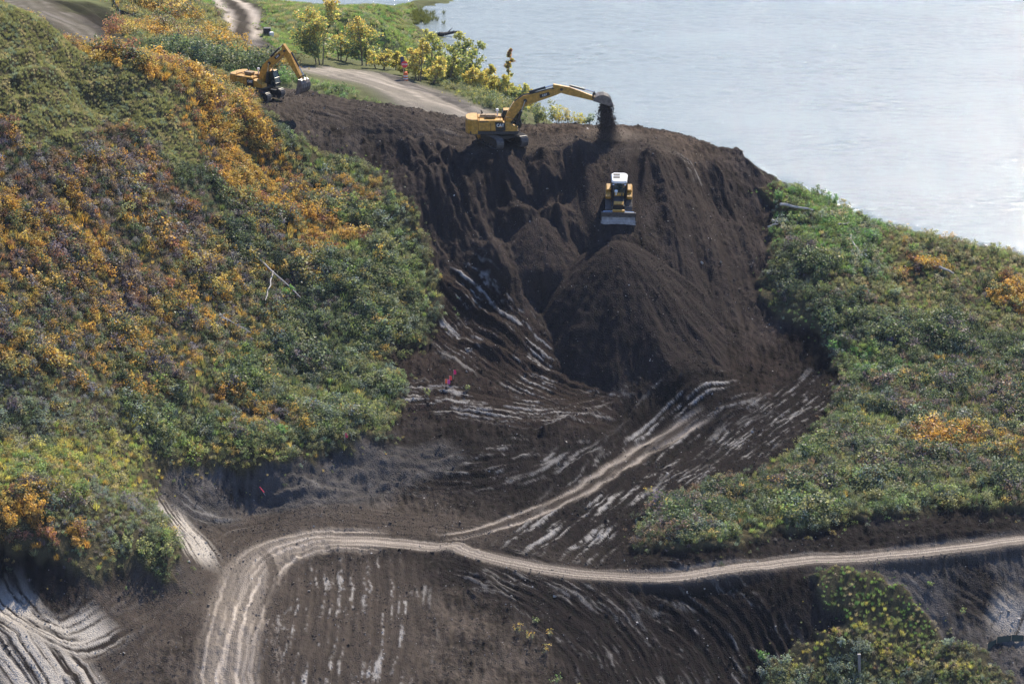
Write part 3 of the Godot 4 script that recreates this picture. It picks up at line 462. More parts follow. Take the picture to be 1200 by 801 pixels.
func terrain_mesh(l: Land, want: int, called: String, m: Material) -> void:
	var n := l.nx
	var v := PackedVector3Array()
	var nrm := PackedVector3Array()
	var col := PackedColorArray()
	var index := PackedInt32Array()
	var map := PackedInt32Array()
	map.resize(n * l.nd)
	map.fill(-1)
	for j in l.nd - 1:
		for i in n - 1:
			var k := j * n + i
			if l.region[k] != want:
				continue
			for q in [k, k + 1, k + n, k + n + 1]:
				if map[q] < 0:
					map[q] = v.size()
					var qi: int = q % n
					var qj: int = q / n
					var a := l.h[q + 1] - l.h[q] if qi == 0 else (l.h[q] - l.h[q - 1] if qi == n - 1 else 0.5 * (l.h[q + 1] - l.h[q - 1]))
					var c := l.h[q + n] - l.h[q] if qj == 0 else (l.h[q] - l.h[q - n] if qj == l.nd - 1 else 0.5 * (l.h[q + n] - l.h[q - n]))
					v.append(Vector3(l.x0 + qi * l.dx, l.h[q], -(l.d0 + qj * l.dd)))
					nrm.append(Vector3(-a / l.dx, 1.0, c / l.dd).normalized())
					col.append(Color(l.r[q], l.g[q], l.b[q]))
			index.append_array([map[k], map[k + n], map[k + 1], map[k + 1], map[k + n], map[k + n + 1]])
	if index.is_empty():
		return
	var arrays := []
	arrays.resize(Mesh.ARRAY_MAX)
	arrays[Mesh.ARRAY_VERTEX] = v
	arrays[Mesh.ARRAY_NORMAL] = nrm
	arrays[Mesh.ARRAY_COLOR] = col
	arrays[Mesh.ARRAY_INDEX] = index
	var mesh := ArrayMesh.new()
	mesh.add_surface_from_arrays(Mesh.PRIMITIVE_TRIANGLES, arrays)
	mesh.surface_set_material(0, m)
	var o := MeshInstance3D.new()
	o.name = called
	o.mesh = mesh
	o.set_meta("kind", "structure")
	add_child(o, true)


func level(x: float, d: float, r: float, sink := 0.0) -> void:
	# an even stand for a machine: the ground there follows one plane
	var l := near_land
	var mid := 0.0
	var sx := 0.0
	var sd := 0.0
	var count := 0
	for i in range(-4, 5):
		for j in range(-4, 5):
			mid += ground(x + i * r / 4.0, d + j * r / 4.0).y
			count += 1
	mid /= count
	sx = (ground(x + r, d).y - ground(x - r, d).y) / (2.0 * r)
	sd = (ground(x, d + r).y - ground(x, d - r).y) / (2.0 * r)
	for j in range(int((d - 2.0 * r - l.d0) / l.dd), int((d + 2.0 * r - l.d0) / l.dd)):
		for i in range(int((x - 2.0 * r - l.x0) / l.dx), int((x + 2.0 * r - l.x0) / l.dx)):
			var ex := l.x0 + i * l.dx - x
			var ed := l.d0 + j * l.dd - d
			var t := smoothstep(1.9, 1.0, sqrt(ex * ex + ed * ed) / r)
			var k := j * l.nx + i
			var flat := mid + (sx * ex + sd * ed) - sink
			var rest := l.h[k] - flat
			l.h[k] = lerpf(l.h[k], flat + clampf(rest * 0.25, -0.08, 0.03), t)


func build_land() -> void:
	relief.seed = 11
	relief.frequency = 0.12
	relief.fractal_octaves = 4
	streak.seed = 5
	streak.frequency = 0.018
	streak.fractal_octaves = 4
	grain.seed = 8
	grain.frequency = 0.16
	grain.fractal_octaves = 4
	near_land = Land.new(-57.0, 57.0, 0.135, 244.0, 352.4, 0.165)
	base_sheet(near_land)
	cover_polygons(near_land, VEG, 0.9, 0.45)
	soil_colours(near_land, SOIL, 0)
	for e in RIDGES:
		add_ridge(near_land, e)
	var l := near_land
	l.even = l.h.duplicate()
	for j in l.nd:
		var d := l.d0 + j * l.dd
		for i in l.nx:
			var x := l.x0 + i * l.dx
			var k := j * l.nx + i
			var c := l.cover[k]
			var big := relief.get_noise_2d(x * 1.1, d * 1.1)
			var clod := grain.get_noise_2d(x * 7.0, d * 7.0)
			var run := streak.get_noise_2d(x * 55.0 + 14.0 * big, d * 9.0)
			var scratch := streak.get_noise_2d(x * 130.0 + 20.0 * big, d * 16.0 + 300.0)
			l.h[k] += lerpf(0.26 * big + 0.12 * clod + 0.20 * run + 0.10 * scratch, 0.45 * big + 0.08 * clod, c)
			if c > 0.5:
				l.region[k] = 2
			if c > 0.0:
				var t := clampf(c * 1.5 - 0.25, 0.0, 1.0)
				var g := 1.0 + 0.5 * clod + 0.3 * big
				l.r[k] = lerpf(l.r[k], 0.085 * g, t)
				l.g[k] = lerpf(l.g[k], 0.075 * g, t)
				l.b[k] = lerpf(l.b[k], 0.045 * g, t)
	for n in STRIPS.size():
		add_strip(near_land, STRIPS[n], n)
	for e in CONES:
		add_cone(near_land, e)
	level(EXCAVATOR[0][0], EXCAVATOR[0][1], 2.2)
	level(EXCAVATOR_SMALL[0][0], EXCAVATOR_SMALL[0][1], 2.4)
	level(DOZER[0][0], DOZER[0][1], 2.2)
	far_land = Land.new(-100.0, 110.0, 0.7, 351.7, 620.0, 0.7)
	base_sheet(far_land)
	cover_polygons(far_land, VEG_FAR, 1.5, 0.3)
	soil_colours(far_land, [], 4)
	l = far_land
	l.even = l.h.duplicate()
	for k in l.nx * l.nd:
		var x := l.x0 + (k % l.nx) * l.dx
		var d := l.d0 + (k / l.nx) * l.dd
		var big := relief.get_noise_2d(x * 0.5, d * 0.5)
		var clod := grain.get_noise_2d(x * 3.0, d * 3.0)
		l.h[k] += 0.35 * big + 0.10 * clod
		var c := l.cover[k]
		var g := 1.0 + 0.5 * clod + 0.5 * big
		l.r[k] = lerpf(l.r[k], 0.14 * g, maxf(c, 0.8))
		l.g[k] = lerpf(l.g[k], 0.155 * g, maxf(c, 0.8))
		l.b[k] = lerpf(l.b[k], 0.07 * g, maxf(c, 0.8))
		if c > 0.5:
			l.region[k] = 2
	for n in STRIPS_FAR.size():
		add_strip(far_land, STRIPS_FAR[n], n + 60)


# ---------------------------------------------------------------- materials
func noise_texture(freq: float, octaves: int, low: Color, high: Color, seed_no: int, size := 512, normal := false, bump := 6.0) -> NoiseTexture2D:
	var n := FastNoiseLite.new()
	n.seed = seed_no
	n.frequency = freq
	n.fractal_octaves = octaves
	var t := NoiseTexture2D.new()
	t.width = size
	t.height = size
	t.seamless = true
	t.noise = n
	if normal:
		t.as_normal_map = true
		t.bump_strength = bump
	else:
		var ramp := Gradient.new()
		ramp.set_color(0, low)
		ramp.set_color(1, high)
		t.color_ramp = ramp
	return t


func soil_material(rough: float) -> StandardMaterial3D:
	var m := StandardMaterial3D.new()
	m.vertex_color_use_as_albedo = true
	m.albedo_texture = noise_texture(0.05, 5, Color(0.78, 0.78, 0.78), Color(1.0, 1.0, 1.0), 3)
	m.uv1_triplanar = true
	m.uv1_world_triplanar = true
	m.uv1_scale = Vector3(0.31, 0.31, 0.31)
	m.roughness = rough
	m.metallic_specular = 0.12
	m.heightmap_enabled = true
	m.heightmap_texture = noise_texture(0.04, 5, Color.BLACK, Color.WHITE, 9)
	m.heightmap_scale = 12.0
	return m


func plain(c: Color, rough := 0.6, metal := 0.0) -> StandardMaterial3D:
	var m := StandardMaterial3D.new()
	m.albedo_color = c.linear_to_srgb()
	m.roughness = rough
	m.metallic = metal
	return m


func numbered(called: String) -> String:
	var n: int = taken.get(called, 0)
	taken[called] = n + 1
	return called if n == 0 else "%s_%03d" % [called, n]


func tag(o: Node, label: String, category: String, group := "", kind := "") -> void:
	o.set_meta("label", label)
	if category:
		o.set_meta("category", category)
	if group:
		o.set_meta("group", group)
	if kind:
		o.set_meta("kind", kind)


func build_river() -> void:
	# a wide sheet, with real ripples in the stretch near the bluff
	var m := StandardMaterial3D.new()
	m.albedo_color = Color(0.175, 0.21, 0.212).linear_to_srgb()
	m.roughness = 0.10
	m.metallic_specular = 0.5
	m.normal_enabled = true
	m.normal_texture = noise_texture(0.035, 5, Color.BLACK, Color.WHITE, 21, 1024, true, 7.0)
	m.normal_scale = 0.64
	m.uv1_triplanar = true
	m.uv1_world_triplanar = true
	m.uv1_scale = Vector3(0.083, 0.083, 0.11)
	var wave := FastNoiseLite.new()
	wave.seed = 4
	wave.frequency = 0.20
	wave.fractal_octaves = 4
	wave.fractal_gain = 0.52
	var gust := FastNoiseLite.new()
	gust.seed = 14
	gust.frequency = 0.02
	gust.fractal_octaves = 3
	var nx := 330
	var nd := 480
	var v := PackedVector3Array()
	var nrm := PackedVector3Array()
	var index := PackedInt32Array()
	var h := PackedFloat32Array()
	for j in nd:
		for i in nx:
			var x := -52.0 + i * 0.45
			var d := 372.0 + j * 0.42
			var bank := clampf(minf(minf(i, nx - 1 - i), minf(j, nd - 1 - j)) / 6.0, 0.0, 1.0)
			h.append(bank * (0.070 + 0.10 * gust.get_noise_2d(x, d * 2.0)) * wave.get_noise_2d(x * 1.25, d * 2.3))
	for j in nd:
		for i in nx:
			var k := j * nx + i
			v.append(Vector3(-52.0 + i * 0.45, h[k], -(372.0 + j * 0.42)))
			var a := h[mini(k + 1, nx * nd - 1)] - h[maxi(k - 1, 0)]
			var c := h[mini(k + nx, nx * nd - 1)] - h[maxi(k - nx, 0)]
			nrm.append(Vector3(-a / 0.9, 1.0, c / 0.84).normalized())
			if i < nx - 1 and j < nd - 1:
				index.append_array([k, k + nx, k + 1, k + 1, k + nx, k + nx + 1])
	var arrays := []
	arrays.resize(Mesh.ARRAY_MAX)
	arrays[Mesh.ARRAY_VERTEX] = v
	arrays[Mesh.ARRAY_NORMAL] = nrm
	arrays[Mesh.ARRAY_INDEX] = index
	var mesh := ArrayMesh.new()
	mesh.add_surface_from_arrays(Mesh.PRIMITIVE_TRIANGLES, arrays)
	mesh.surface_set_material(0, m)
	var x1 := -52.0 + (nx - 1) * 0.45
	var d1 := 372.0 + (nd - 1) * 0.42
	var st := SurfaceTool.new()
	st.begin(Mesh.PRIMITIVE_TRIANGLES)
	for e in [[-1500.0, 1500.0, d1, 3000.0], [-1500.0, -52.0, 372.0, d1], [x1, 1500.0, 372.0, d1]]:
		for q in [[0, 3], [1, 3], [1, 2], [0, 3], [1, 2], [0, 2]]:
			st.set_normal(Vector3.UP)
			st.add_vertex(Vector3(e[q[0]], 0.0, -e[q[1]]))
	st.commit(mesh)
	mesh.surface_set_material(1, m)
	var o := MeshInstance3D.new()
	o.name = "river"
	o.mesh = mesh
	o.position = Vector3(0, -28.0, 0)
	o.set_meta("kind", "structure")
	add_child(o)

# ---------------------------------------------------------------- foliage
const LEAF = {
	"orange": [0.600, 0.376, 0.121], "amber": [0.600, 0.464, 0.187], "rust": [0.402, 0.208, 0.165], "brown": [0.294, 0.217, 0.197], "green": [0.178, 0.233, 0.143], "deep": [0.101, 0.144, 0.110],
	"olive": [0.309, 0.329, 0.197], "lime": [0.309, 0.417, 0.187], "lemon": [0.556, 0.528, 0.197], "grey": [0.309, 0.305, 0.382], "sage": [0.294, 0.361, 0.339], "straw": [0.479, 0.441, 0.339], "grass": [0.309, 0.329, 0.208], "fresh": [0.209, 0.376, 0.165], "mauve": [0.232, 0.193, 0.256]}
# what grows where: share of each leaf colour, share that is grass, height
const MIX = {
	"grass": [["grass", 6, "straw", 2, "olive", 3, "sage", 2], 0.98, 0.24],
	"drygrass": [["straw", 3, "grass", 4, "green", 2, "olive", 4, "lime", 1, "brown", 2, "deep", 2], 0.6, 0.6],
	"orange": [["orange", 7, "amber", 4, "rust", 2, "olive", 2, "deep", 2, "mauve", 1], 0.12, 1.0],
	"rust": [["brown", 4, "mauve", 4, "rust", 2, "orange", 2, "grey", 3, "amber", 1, "green", 1, "deep", 2], 0.15, 0.9],
	"mixed": [["orange", 3, "amber", 3, "olive", 3, "green", 3, "brown", 2, "grey", 2, "mauve", 2, "deep", 2], 0.15, 0.9],
	"dark": [["deep", 5, "green", 4, "olive", 1, "sage", 1, "mauve", 1], 0.15, 0.95],
	"olive": [["olive", 5, "green", 4, "lime", 2, "amber", 0.5, "sage", 2, "deep", 2], 0.2, 0.95],
	"olivebrown": [["olive", 3, "green", 4, "brown", 3, "deep", 5, "mauve", 2, "amber", 0.5, "sage", 1, "deep", 2], 0.2, 0.95],
	"yellowgreen": [["lemon", 3, "lime", 4, "olive", 3, "amber", 1, "straw", 2], 0.45, 0.8],
	"greygreen": [["sage", 4, "grey", 2, "olive", 3, "green", 2, "mauve", 1], 0.4, 0.6],
	"lush": [["fresh", 4, "lime", 3, "green", 3, "sage", 2, "straw", 1], 0.35, 0.7],
	"lushlow": [["fresh", 4, "lime", 3, "green", 2, "straw", 2], 0.85, 0.55],
	"yellowlow": [["lemon", 3, "lime", 3, "olive", 3, "straw", 3, "brown", 1], 0.7, 0.6],
	"scrublow": [["green", 3, "olive", 3, "sage", 3, "deep", 2, "straw", 1], 0.4, 0.72],
	"mixedfar": [["olive", 4, "grass", 4, "amber", 2, "green", 2, "brown", 1], 0.55, 0.9],
	"orangefar": [["orange", 4, "amber", 4, "olive", 3, "brown", 1], 0.2, 1.1],
	"darkfar": [["deep", 4, "green", 3, "olive", 1], 0.1, 1.4],
	"meadow": [["lime", 5, "grass", 3, "fresh", 2, "straw", 2, "sage", 2], 0.99, 0.34],
	"shrubby": [["green", 3, "olive", 3, "lemon", 1, "deep", 2], 0.4, 0.75]}


func leaf_material() -> StandardMaterial3D:
	var m := StandardMaterial3D.new()
	m.vertex_color_use_as_albedo = true
	m.roughness = 0.5
	m.metallic_specular = 0.4
	m.backlight_enabled = true
	m.backlight = Color(1.0, 1.0, 0.8)
	m.cull_mode = BaseMaterial3D.CULL_DISABLED
	return m


func leaf_face(st: SurfaceTool, p: Vector3, along: Vector3, wide: Vector3, c: Color) -> void:
	st.set_color(c)
	for q in [p, p + along * 0.45 + wide, p + along, p, p + along, p + along * 0.45 - wide]:
		st.add_vertex(q)


func twig(st: SurfaceTool, a: Vector3, c: Vector3, ra: float, rc: float, tint: Color, sides := 3) -> void:
	var v := (c - a).normalized()
	var s := v.cross(Vector3(0.31, 0.2, 0.93)).normalized()
	var t := v.cross(s)
	st.set_color(tint)
	for k in sides:
		var e := s * cos(TAU * k / sides) + t * sin(TAU * k / sides)
		var f := s * cos(TAU * (k + 1) / sides) + t * sin(TAU * (k + 1) / sides)
		for q in [a + e * ra, c + e * rc, c + f * rc, a + e * ra, c + f * rc, a + f * ra]:
			st.add_vertex(q)


func any_direction(up := 0.0) -> Vector3:
	var v := Vector3(rng.randfn(), rng.randfn() + up, rng.randfn())
	return v.normalized() if v.length() > 0.01 else Vector3.UP


# one bush of unit height: leaf-sized faces in uneven clumps on thin stems
func bush_mesh(leaves: int, clumps: int, wide: float, leaf: float, sparse: float) -> ArrayMesh:
	var st := SurfaceTool.new()
	st.begin(Mesh.PRIMITIVE_TRIANGLES)
	var stem := Color(0.30, 0.26, 0.24)
	var centres := []
	for k in clumps:
		var a := rng.randf() * TAU
		var q := sqrt(rng.randf()) * wide
		var top := (0.45 + 0.5 * rng.randf()) * (1.0 - 0.45 * q / wide)
		var c := Vector3(cos(a) * q, top, sin(a) * q)
		centres.append([c, 0.10 + 0.16 * rng.randf()])
		twig(st, Vector3(c.x * 0.12, -0.15, c.z * 0.12), c + Vector3(0, 0.08, 0), 0.014, 0.006, stem)
	for n in leaves:
		var e: Array = centres[rng.randi() % centres.size()]
		var p: Vector3 = e[0] + any_direction() * float(e[1]) * pow(rng.randf(), 0.45) * Vector3(1.25, 1.0, 1.25) * sparse
		if rng.randf() < 0.3:
			p = p * Vector3(1.05, rng.randf(), 1.05)
		var size := leaf * (0.6 + 0.8 * rng.randf())
		var g := 0.55 + 0.85 * rng.randf()
		var face := any_direction(0.8)
		var along := face.cross(any_direction()).normalized() * size
		leaf_face(st, p, along, along.cross(face).normalized() * size * 0.36, Color(g * (0.92 + 0.16 * rng.randf()), g, g * (0.85 + 0.3 * rng.randf())))
	st.generate_normals()
	return st.commit()


func tuft_mesh(blades: int) -> ArrayMesh:
	var st := SurfaceTool.new()
	st.begin(Mesh.PRIMITIVE_TRIANGLES)
	for n in blades:
		var a := rng.randf() * TAU
		var root := Vector3(cos(a), 0, sin(a)) * 0.42 * rng.randf() + Vector3(0, -0.12, 0)
		var tip := root + Vector3(rng.randfn() * 0.26, 0.55 + 0.6 * rng.randf(), rng.randfn() * 0.26)
		var g := 0.6 + 0.7 * rng.randf()
		leaf_face(st, root, tip - root, Vector3(cos(a + 1.3), 0, sin(a + 1.3)) * (0.025 + 0.03 * rng.randf()), Color(g * (0.92 + 0.2 * rng.randf()), g, g * 0.9))
	st.generate_normals()
	return st.commit()


func pick(list: Array, drift: float) -> String:
	# neighbours tend to be of one kind: the choice follows a slow drift and a little chance
	var all := 0.0
	for k in range(1, list.size(), 2):
		all += list[k]
	var r := fposmod(0.5 + 1.35 * drift + 0.42 * (rng.randf() - 0.5), 1.0) * all
	for k in range(1, list.size(), 2):
		r -= list[k]
		if r <= 0.0:
			return list[k - 1]
	return list[0]


func nearest_mix(points: Array, x: float, d: float) -> String:
	var wx := x + 3.0 * relief.get_noise_2d(x * 1.4 + 200.0, d * 1.4)
	var wd := d + 3.0 * relief.get_noise_2d(x * 1.4, d * 1.4 + 200.0)
	var best := 1e9
	var found := "olive"
	for e in points:
		var ex: float = wx - e[0]
		var ed: float = wd - e[1]
		var q := (ex * ex + ed * ed) * (0.45 + 1.1 * rng.randf())
		if q < best:
			best = q
			found = e[2]
	return found


func scatter(called: String, label: String, category: String, mesh: Mesh, places: Array, tints: PackedColorArray, parent: Node = null) -> void:
	if places.is_empty():
		return
	var mm := MultiMesh.new()
	mm.transform_format = MultiMesh.TRANSFORM_3D
	mm.use_colors = true
	mm.mesh = mesh
	mm.instance_count = places.size()
	for i in places.size():
		mm.set_instance_transform(i, places[i])
		mm.set_instance_color(i, tints[i])
	var o := MultiMeshInstance3D.new()
	o.multimesh = mm
	if parent:
		o.name = called
		o.set_meta("kind", "stuff")
		parent.add_child(o, true)
	else:
		o.name = numbered(called)
		tag(o, label, category, "", "stuff")
		add_child(o)


func build_cover() -> void:
	var leaf := leaf_material()
	var bushes := []
	for k in 7:
		var b := bush_mesh(150, 7 + k % 3, 0.44 + 0.05 * (k % 4), 0.10, 1.15)
		b.surface_set_material(0, leaf)
		bushes.append(b)
	var tufts := []
	for k in 4:
		var t := tuft_mesh(34)
		t.surface_set_material(0, leaf)
		tufts.append(t)
	grow(near_land, COVER, -57.0, 57.0, 244.0, 351.5, 0.37, bushes, tufts, 1.0, "brush", "dense autumn brush of mixed orange, olive and brown covering the slopes", "bunchgrass", "olive and straw coloured grass growing on the slopes")
	grow(far_land, COVER_FAR, -85.0, 20.0, 352.5, 540.0, 0.62, bushes, tufts, 1.25, "river_flat_brush", "olive and orange brush beyond the hill above the river", "meadow_grass", "short green grass on the flat beside the river")


func grow(l: Land, zones: Array, xa: float, xb: float, da: float, db: float, step: float, bushes: Array, tufts: Array, big: float, called: String, label: String, grass_called: String, grass_label: String) -> void:
	var where := []
	var tints := []
	for k in bushes.size() + tufts.size():
		where.append([])
		tints.append(PackedColorArray())
	var clump := FastNoiseLite.new()
	clump.seed = 77
	clump.frequency = 0.42
	clump.fractal_octaves = 2
	var d := da
	while d < db:
		var x := xa
		var half := d * 0.1432 + 6.0
		while x < xb:
			x += step
			var px := x + (rng.randf() - 0.5) * step * 1.4
			var pd := d + (rng.randf() - 0.5) * step * 1.4
			if absf(px) > half:
				continue
			var rim := 0.25 * (l.at(px + 1.6, pd, l.cover) + l.at(px - 1.6, pd, l.cover) + l.at(px, pd + 2.0, l.cover) + l.at(px, pd - 2.0, l.cover))
			var stray := l.at(px, pd, l.cover) < 0.55
			if stray and (rim < 0.15 or rng.randf() > 0.20):
				continue
			var mix: Array = MIX[nearest_mix(zones, px, pd)]
			var heap := clump.get_noise_2d(px, pd)
			var grassy: bool = rng.randf() < mix[1]
			var swell := clump.get_noise_2d(px * 0.32 + 300.0, pd * 0.32)
			if rng.randf() > 0.35 + 0.65 * rim:
				continue
			if not grassy and heap + 0.6 * swell < -0.30 and rng.randf() < 0.8:
				if rng.randf() < 0.6:
					continue
				grassy = true
			var c: Array = LEAF[pick(mix[0], relief.get_noise_2d(px * 2.6 + 400.0, pd * 2.6))]
			var tone := 0.75 + 0.5 * rng.randf()
			var p := ground(px, pd)
			var n := 0
			var tall: float = mix[2] * big * (0.65 + 0.75 * rng.randf())
			if grassy:
				n = bushes.size() + rng.randi() % tufts.size()
				tall *= 0.5 if mix[2] > 0.5 else 0.9
			else:
				n = rng.randi() % bushes.size()
				tall *= clampf(0.85 + 0.55 * heap + 0.7 * swell, 0.35, 1.7)
				if rng.randf() < 0.03:
					tall *= 1.5
			tall *= lerpf(0.35, 1.0, rim) * (0.6 if stray else 1.0)
			var b := Basis(Vector3.UP, rng.randf() * TAU).scaled(Vector3(tall * 1.1, tall, tall * 1.1) * (1.0 if not grassy else 1.15))
			b = Basis(Vector3(1, 0, 0), rng.randfn() * 0.12) * b
			if grassy and mix[2] < 0.5:
				for extra in 3:
					var g := ground(px + (rng.randf() - 0.5) * step * 1.8, pd + (rng.randf() - 0.5) * step * 1.8)
					where[n].append(Transform3D(b.rotated(Vector3.UP, rng.randf() * TAU), g))
					var dim := tone * (0.85 + 0.3 * rng.randf())
					tints[n].append(Color(c[0] * dim, c[1] * dim, c[2] * dim))
			where[n].append(Transform3D(b, p))
			tints[n].append(Color(c[0] * tone * (0.9 + 0.2 * rng.randf()), c[1] * tone, c[2] * tone * (0.85 + 0.3 * rng.randf())))
		d += step
	var total := 0
	var brush := Node3D.new()
	brush.name = called
	tag(brush, label, "brush", "", "stuff")
	add_child(brush)
	var grass := Node3D.new()
	grass.name = grass_called
	tag(grass, grass_label, "grass", "", "stuff")
	add_child(grass)
	for n in where.size():
		total += where[n].size()
		if n < bushes.size():
			scatter("bushes", "", "", bushes[n], where[n], tints[n], brush)
		else:
			scatter("tufts", "", "", tufts[n - bushes.size()], where[n], tints[n], grass)
	print(called, " ", total)

# ---------------------------------------------------------------- machines
func solid() -> SurfaceTool:
	var st := SurfaceTool.new()
	st.begin(Mesh.PRIMITIVE_TRIANGLES)
	st.set_smooth_group(-1)
	return st


func tri(st: SurfaceTool, a: Vector3, b: Vector3, c: Vector3, away: Vector3) -> void:
	# wound so that the face looks away from the given inner point
	if (c - a).cross(b - a).dot(a + b + c - away * 3.0) < 0.0:
		var t := b
		b = c
		c = t
	st.add_vertex(a)
	st.add_vertex(b)
	st.add_vertex(c)


func box(st: SurfaceTool, centre: Vector3, size: Vector3, turn := Basis.IDENTITY, bevel := 0.0) -> void:
	var s := size * 0.5
	var e := minf(bevel, minf(s.x, minf(s.y, s.z)) * 0.6)
	if e <= 0.0:
		for axis in 3:
			for sign in [-1.0, 1.0]:
				var n := Vector3.ZERO
				n[axis] = sign * s[axis]
				var u := Vector3.ZERO
				u[(axis + 1) % 3] = s[(axis + 1) % 3]
				var v := Vector3.ZERO
				v[(axis + 2) % 3] = s[(axis + 2) % 3]
				tri(st, centre + turn * (n + u + v), centre + turn * (n + u - v), centre + turn * (n - u - v), centre)
				tri(st, centre + turn * (n + u + v), centre + turn * (n - u - v), centre + turn * (n - u + v), centre)
		return
	var pts := []
	for x in [-1.0, 1.0]:
		for y in [-1.0, 1.0]:
			for z in [-1.0, 1.0]:
				pts.append(Vector3(x * s.x, y * (s.y - e), z * (s.z - e)))
				pts.append(Vector3(x * (s.x - e), y * s.y, z * (s.z - e)))
				pts.append(Vector3(x * (s.x - e), y * (s.y - e), z * s.z))
	hull(st, pts, centre, turn)


func hull(st: SurfaceTool, pts: Array, centre: Vector3, turn: Basis) -> void:
	var shape := ConvexPolygonShape3D.new()
	var packed := PackedVector3Array(pts)
	var n := packed.size()
	for i in n:
		for j in range(i + 1, n):
			for k in range(j + 1, n):
				var a := packed[i]
				var nrm := (packed[j] - a).cross(packed[k] - a)
				if nrm.length() < 1e-7:
					continue
				nrm = nrm.normalized()
				var over := false
				var under := false
				var on := []
				for q in n:
					var s := nrm.dot(packed[q] - a)
					if s > 1e-5:
						over = true
					elif s < -1e-5:
						under = true
					else:
						on.append(q)
				if (over and under) or on[0] != i or on[1] != j or on[2] != k:
					continue
				# the face's corners in order round its middle
				var mid := Vector3.ZERO
				for q in on:
					mid += packed[q]
				mid /= on.size()
				var ux := (packed[on[0]] - mid).normalized()
				var uy := nrm.cross(ux)
				on.sort_custom(func(p, q): return atan2((packed[p] - mid).dot(uy), (packed[p] - mid).dot(ux)) < atan2((packed[q] - mid).dot(uy), (packed[q] - mid).dot(ux)))
				for q in range(1, on.size() - 1):
					tri(st, centre + turn * packed[on[0]], centre + turn * packed[on[q]], centre + turn * packed[on[q + 1]], centre)


func prism(st: SurfaceTool, outline: Array, z0: float, z1: float) -> void:
	var p := PackedVector2Array()
	for q in outline:
		p.append(q)
	if Geometry2D.is_polygon_clockwise(p):
		p.reverse()
	var idx := Geometry2D.triangulate_polygon(p)
	for i in range(0, idx.size(), 3):
		var a := p[idx[i]]
		var b := p[idx[i + 1]]
		var c := p[idx[i + 2]]
		tri(st, Vector3(a.x, a.y, z1), Vector3(b.x, b.y, z1), Vector3(c.x, c.y, z1), Vector3(a.x, a.y, z1 - 1.0))
		tri(st, Vector3(a.x, a.y, z0), Vector3(b.x, b.y, z0), Vector3(c.x, c.y, z0), Vector3(a.x, a.y, z0 + 1.0))
	for i in p.size():
		var a := p[i]
		var b := p[(i + 1) % p.size()]
		var m := (a + b) * 0.5
		var inside := m - (b - a).orthogonal().normalized() * 0.01
		if not Geometry2D.is_point_in_polygon(inside, p):
			inside = m + (b - a).orthogonal().normalized() * 0.01
		var from := Vector3(inside.x, inside.y, (z0 + z1) * 0.5)
		tri(st, Vector3(a.x, a.y, z0), Vector3(b.x, b.y, z0), Vector3(b.x, b.y, z1), from)
		tri(st, Vector3(a.x, a.y, z0), Vector3(b.x, b.y, z1), Vector3(a.x, a.y, z1), from)


func rod(st: SurfaceTool, a: Vector3, b: Vector3, r: float, sides := 10, r2 := -1.0) -> void:
	if r2 < 0.0:
		r2 = r
	var v := (b - a).normalized()
	var s := v.cross(Vector3(0.13, 0.31, 0.94)).normalized()
	var t := v.cross(s)
	for k in sides:
		var e := s * cos(TAU * k / sides) + t * sin(TAU * k / sides)
		var f := s * cos(TAU * (k + 1) / sides) + t * sin(TAU * (k + 1) / sides)
		var mid := (a + b) * 0.5
		tri(st, a + e * r, b + e * r2, b + f * r2, mid)
		tri(st, a + e * r, b + f * r2, a + f * r, mid)
		tri(st, a, a + e * r, a + f * r, mid)
		tri(st, b, b + e * r2, b + f * r2, mid)


func part(parent: Node, called: String, st: SurfaceTool, m: Material, label := "") -> MeshInstance3D:
	st.generate_normals()
	var mesh := st.commit()
	mesh.surface_set_material(0, m)
	var o := MeshInstance3D.new()
	o.name = called
	o.mesh = mesh
	if label:
		o.set_meta("label", label)
	parent.add_child(o, true)
	return o


func beam(points: Array) -> Array:
	# outline of a beam from [x, y, thickness] along its middle
	var top := []
	var low := []
	for i in points.size():
		var a := Vector2(points[maxi(i - 1, 0)][0], points[maxi(i - 1, 0)][1])
		var b := Vector2(points[mini(i + 1, points.size() - 1)][0], points[mini(i + 1, points.size() - 1)][1])
		var n := -(b - a).normalized().orthogonal()
		var c := Vector2(points[i][0], points[i][1])
		top.append(c + n * points[i][2] * 0.5)
		low.push_front(c - n * points[i][2] * 0.5)
	return top + low


func lettering(parent: Node, called: String, words: String, size: float, at: Vector3, m: Material, turn := Basis.IDENTITY) -> void:
	var t := TextMesh.new()
	t.text = words
	var f := SystemFont.new()
	f.font_names = PackedStringArray(["Droid Sans"])
	f.font_weight = 700
	t.font = f
	t.font_size = 64
	t.pixel_size = size / 64.0
	t.depth = 0.01
	t.material = m
	var o := MeshInstance3D.new()
	o.name = called
	o.mesh = t
	o.transform = Transform3D(turn, at)
	parent.add_child(o, true)


func paint(c: Color, rough: float, dust: float, seed_no: int) -> StandardMaterial3D:
	# enamel with dried dust on it in blotches
	var m := StandardMaterial3D.new()
	m.albedo_color = c.linear_to_srgb()
	m.albedo_texture = noise_texture(0.02, 5, Color(1.0 - dust, 1.0 - dust, 1.0 - dust * 0.9), Color.WHITE, seed_no, 256)
	m.uv1_triplanar = true
	m.uv1_scale = Vector3(0.5, 0.5, 0.5)
	m.roughness = rough
	return m


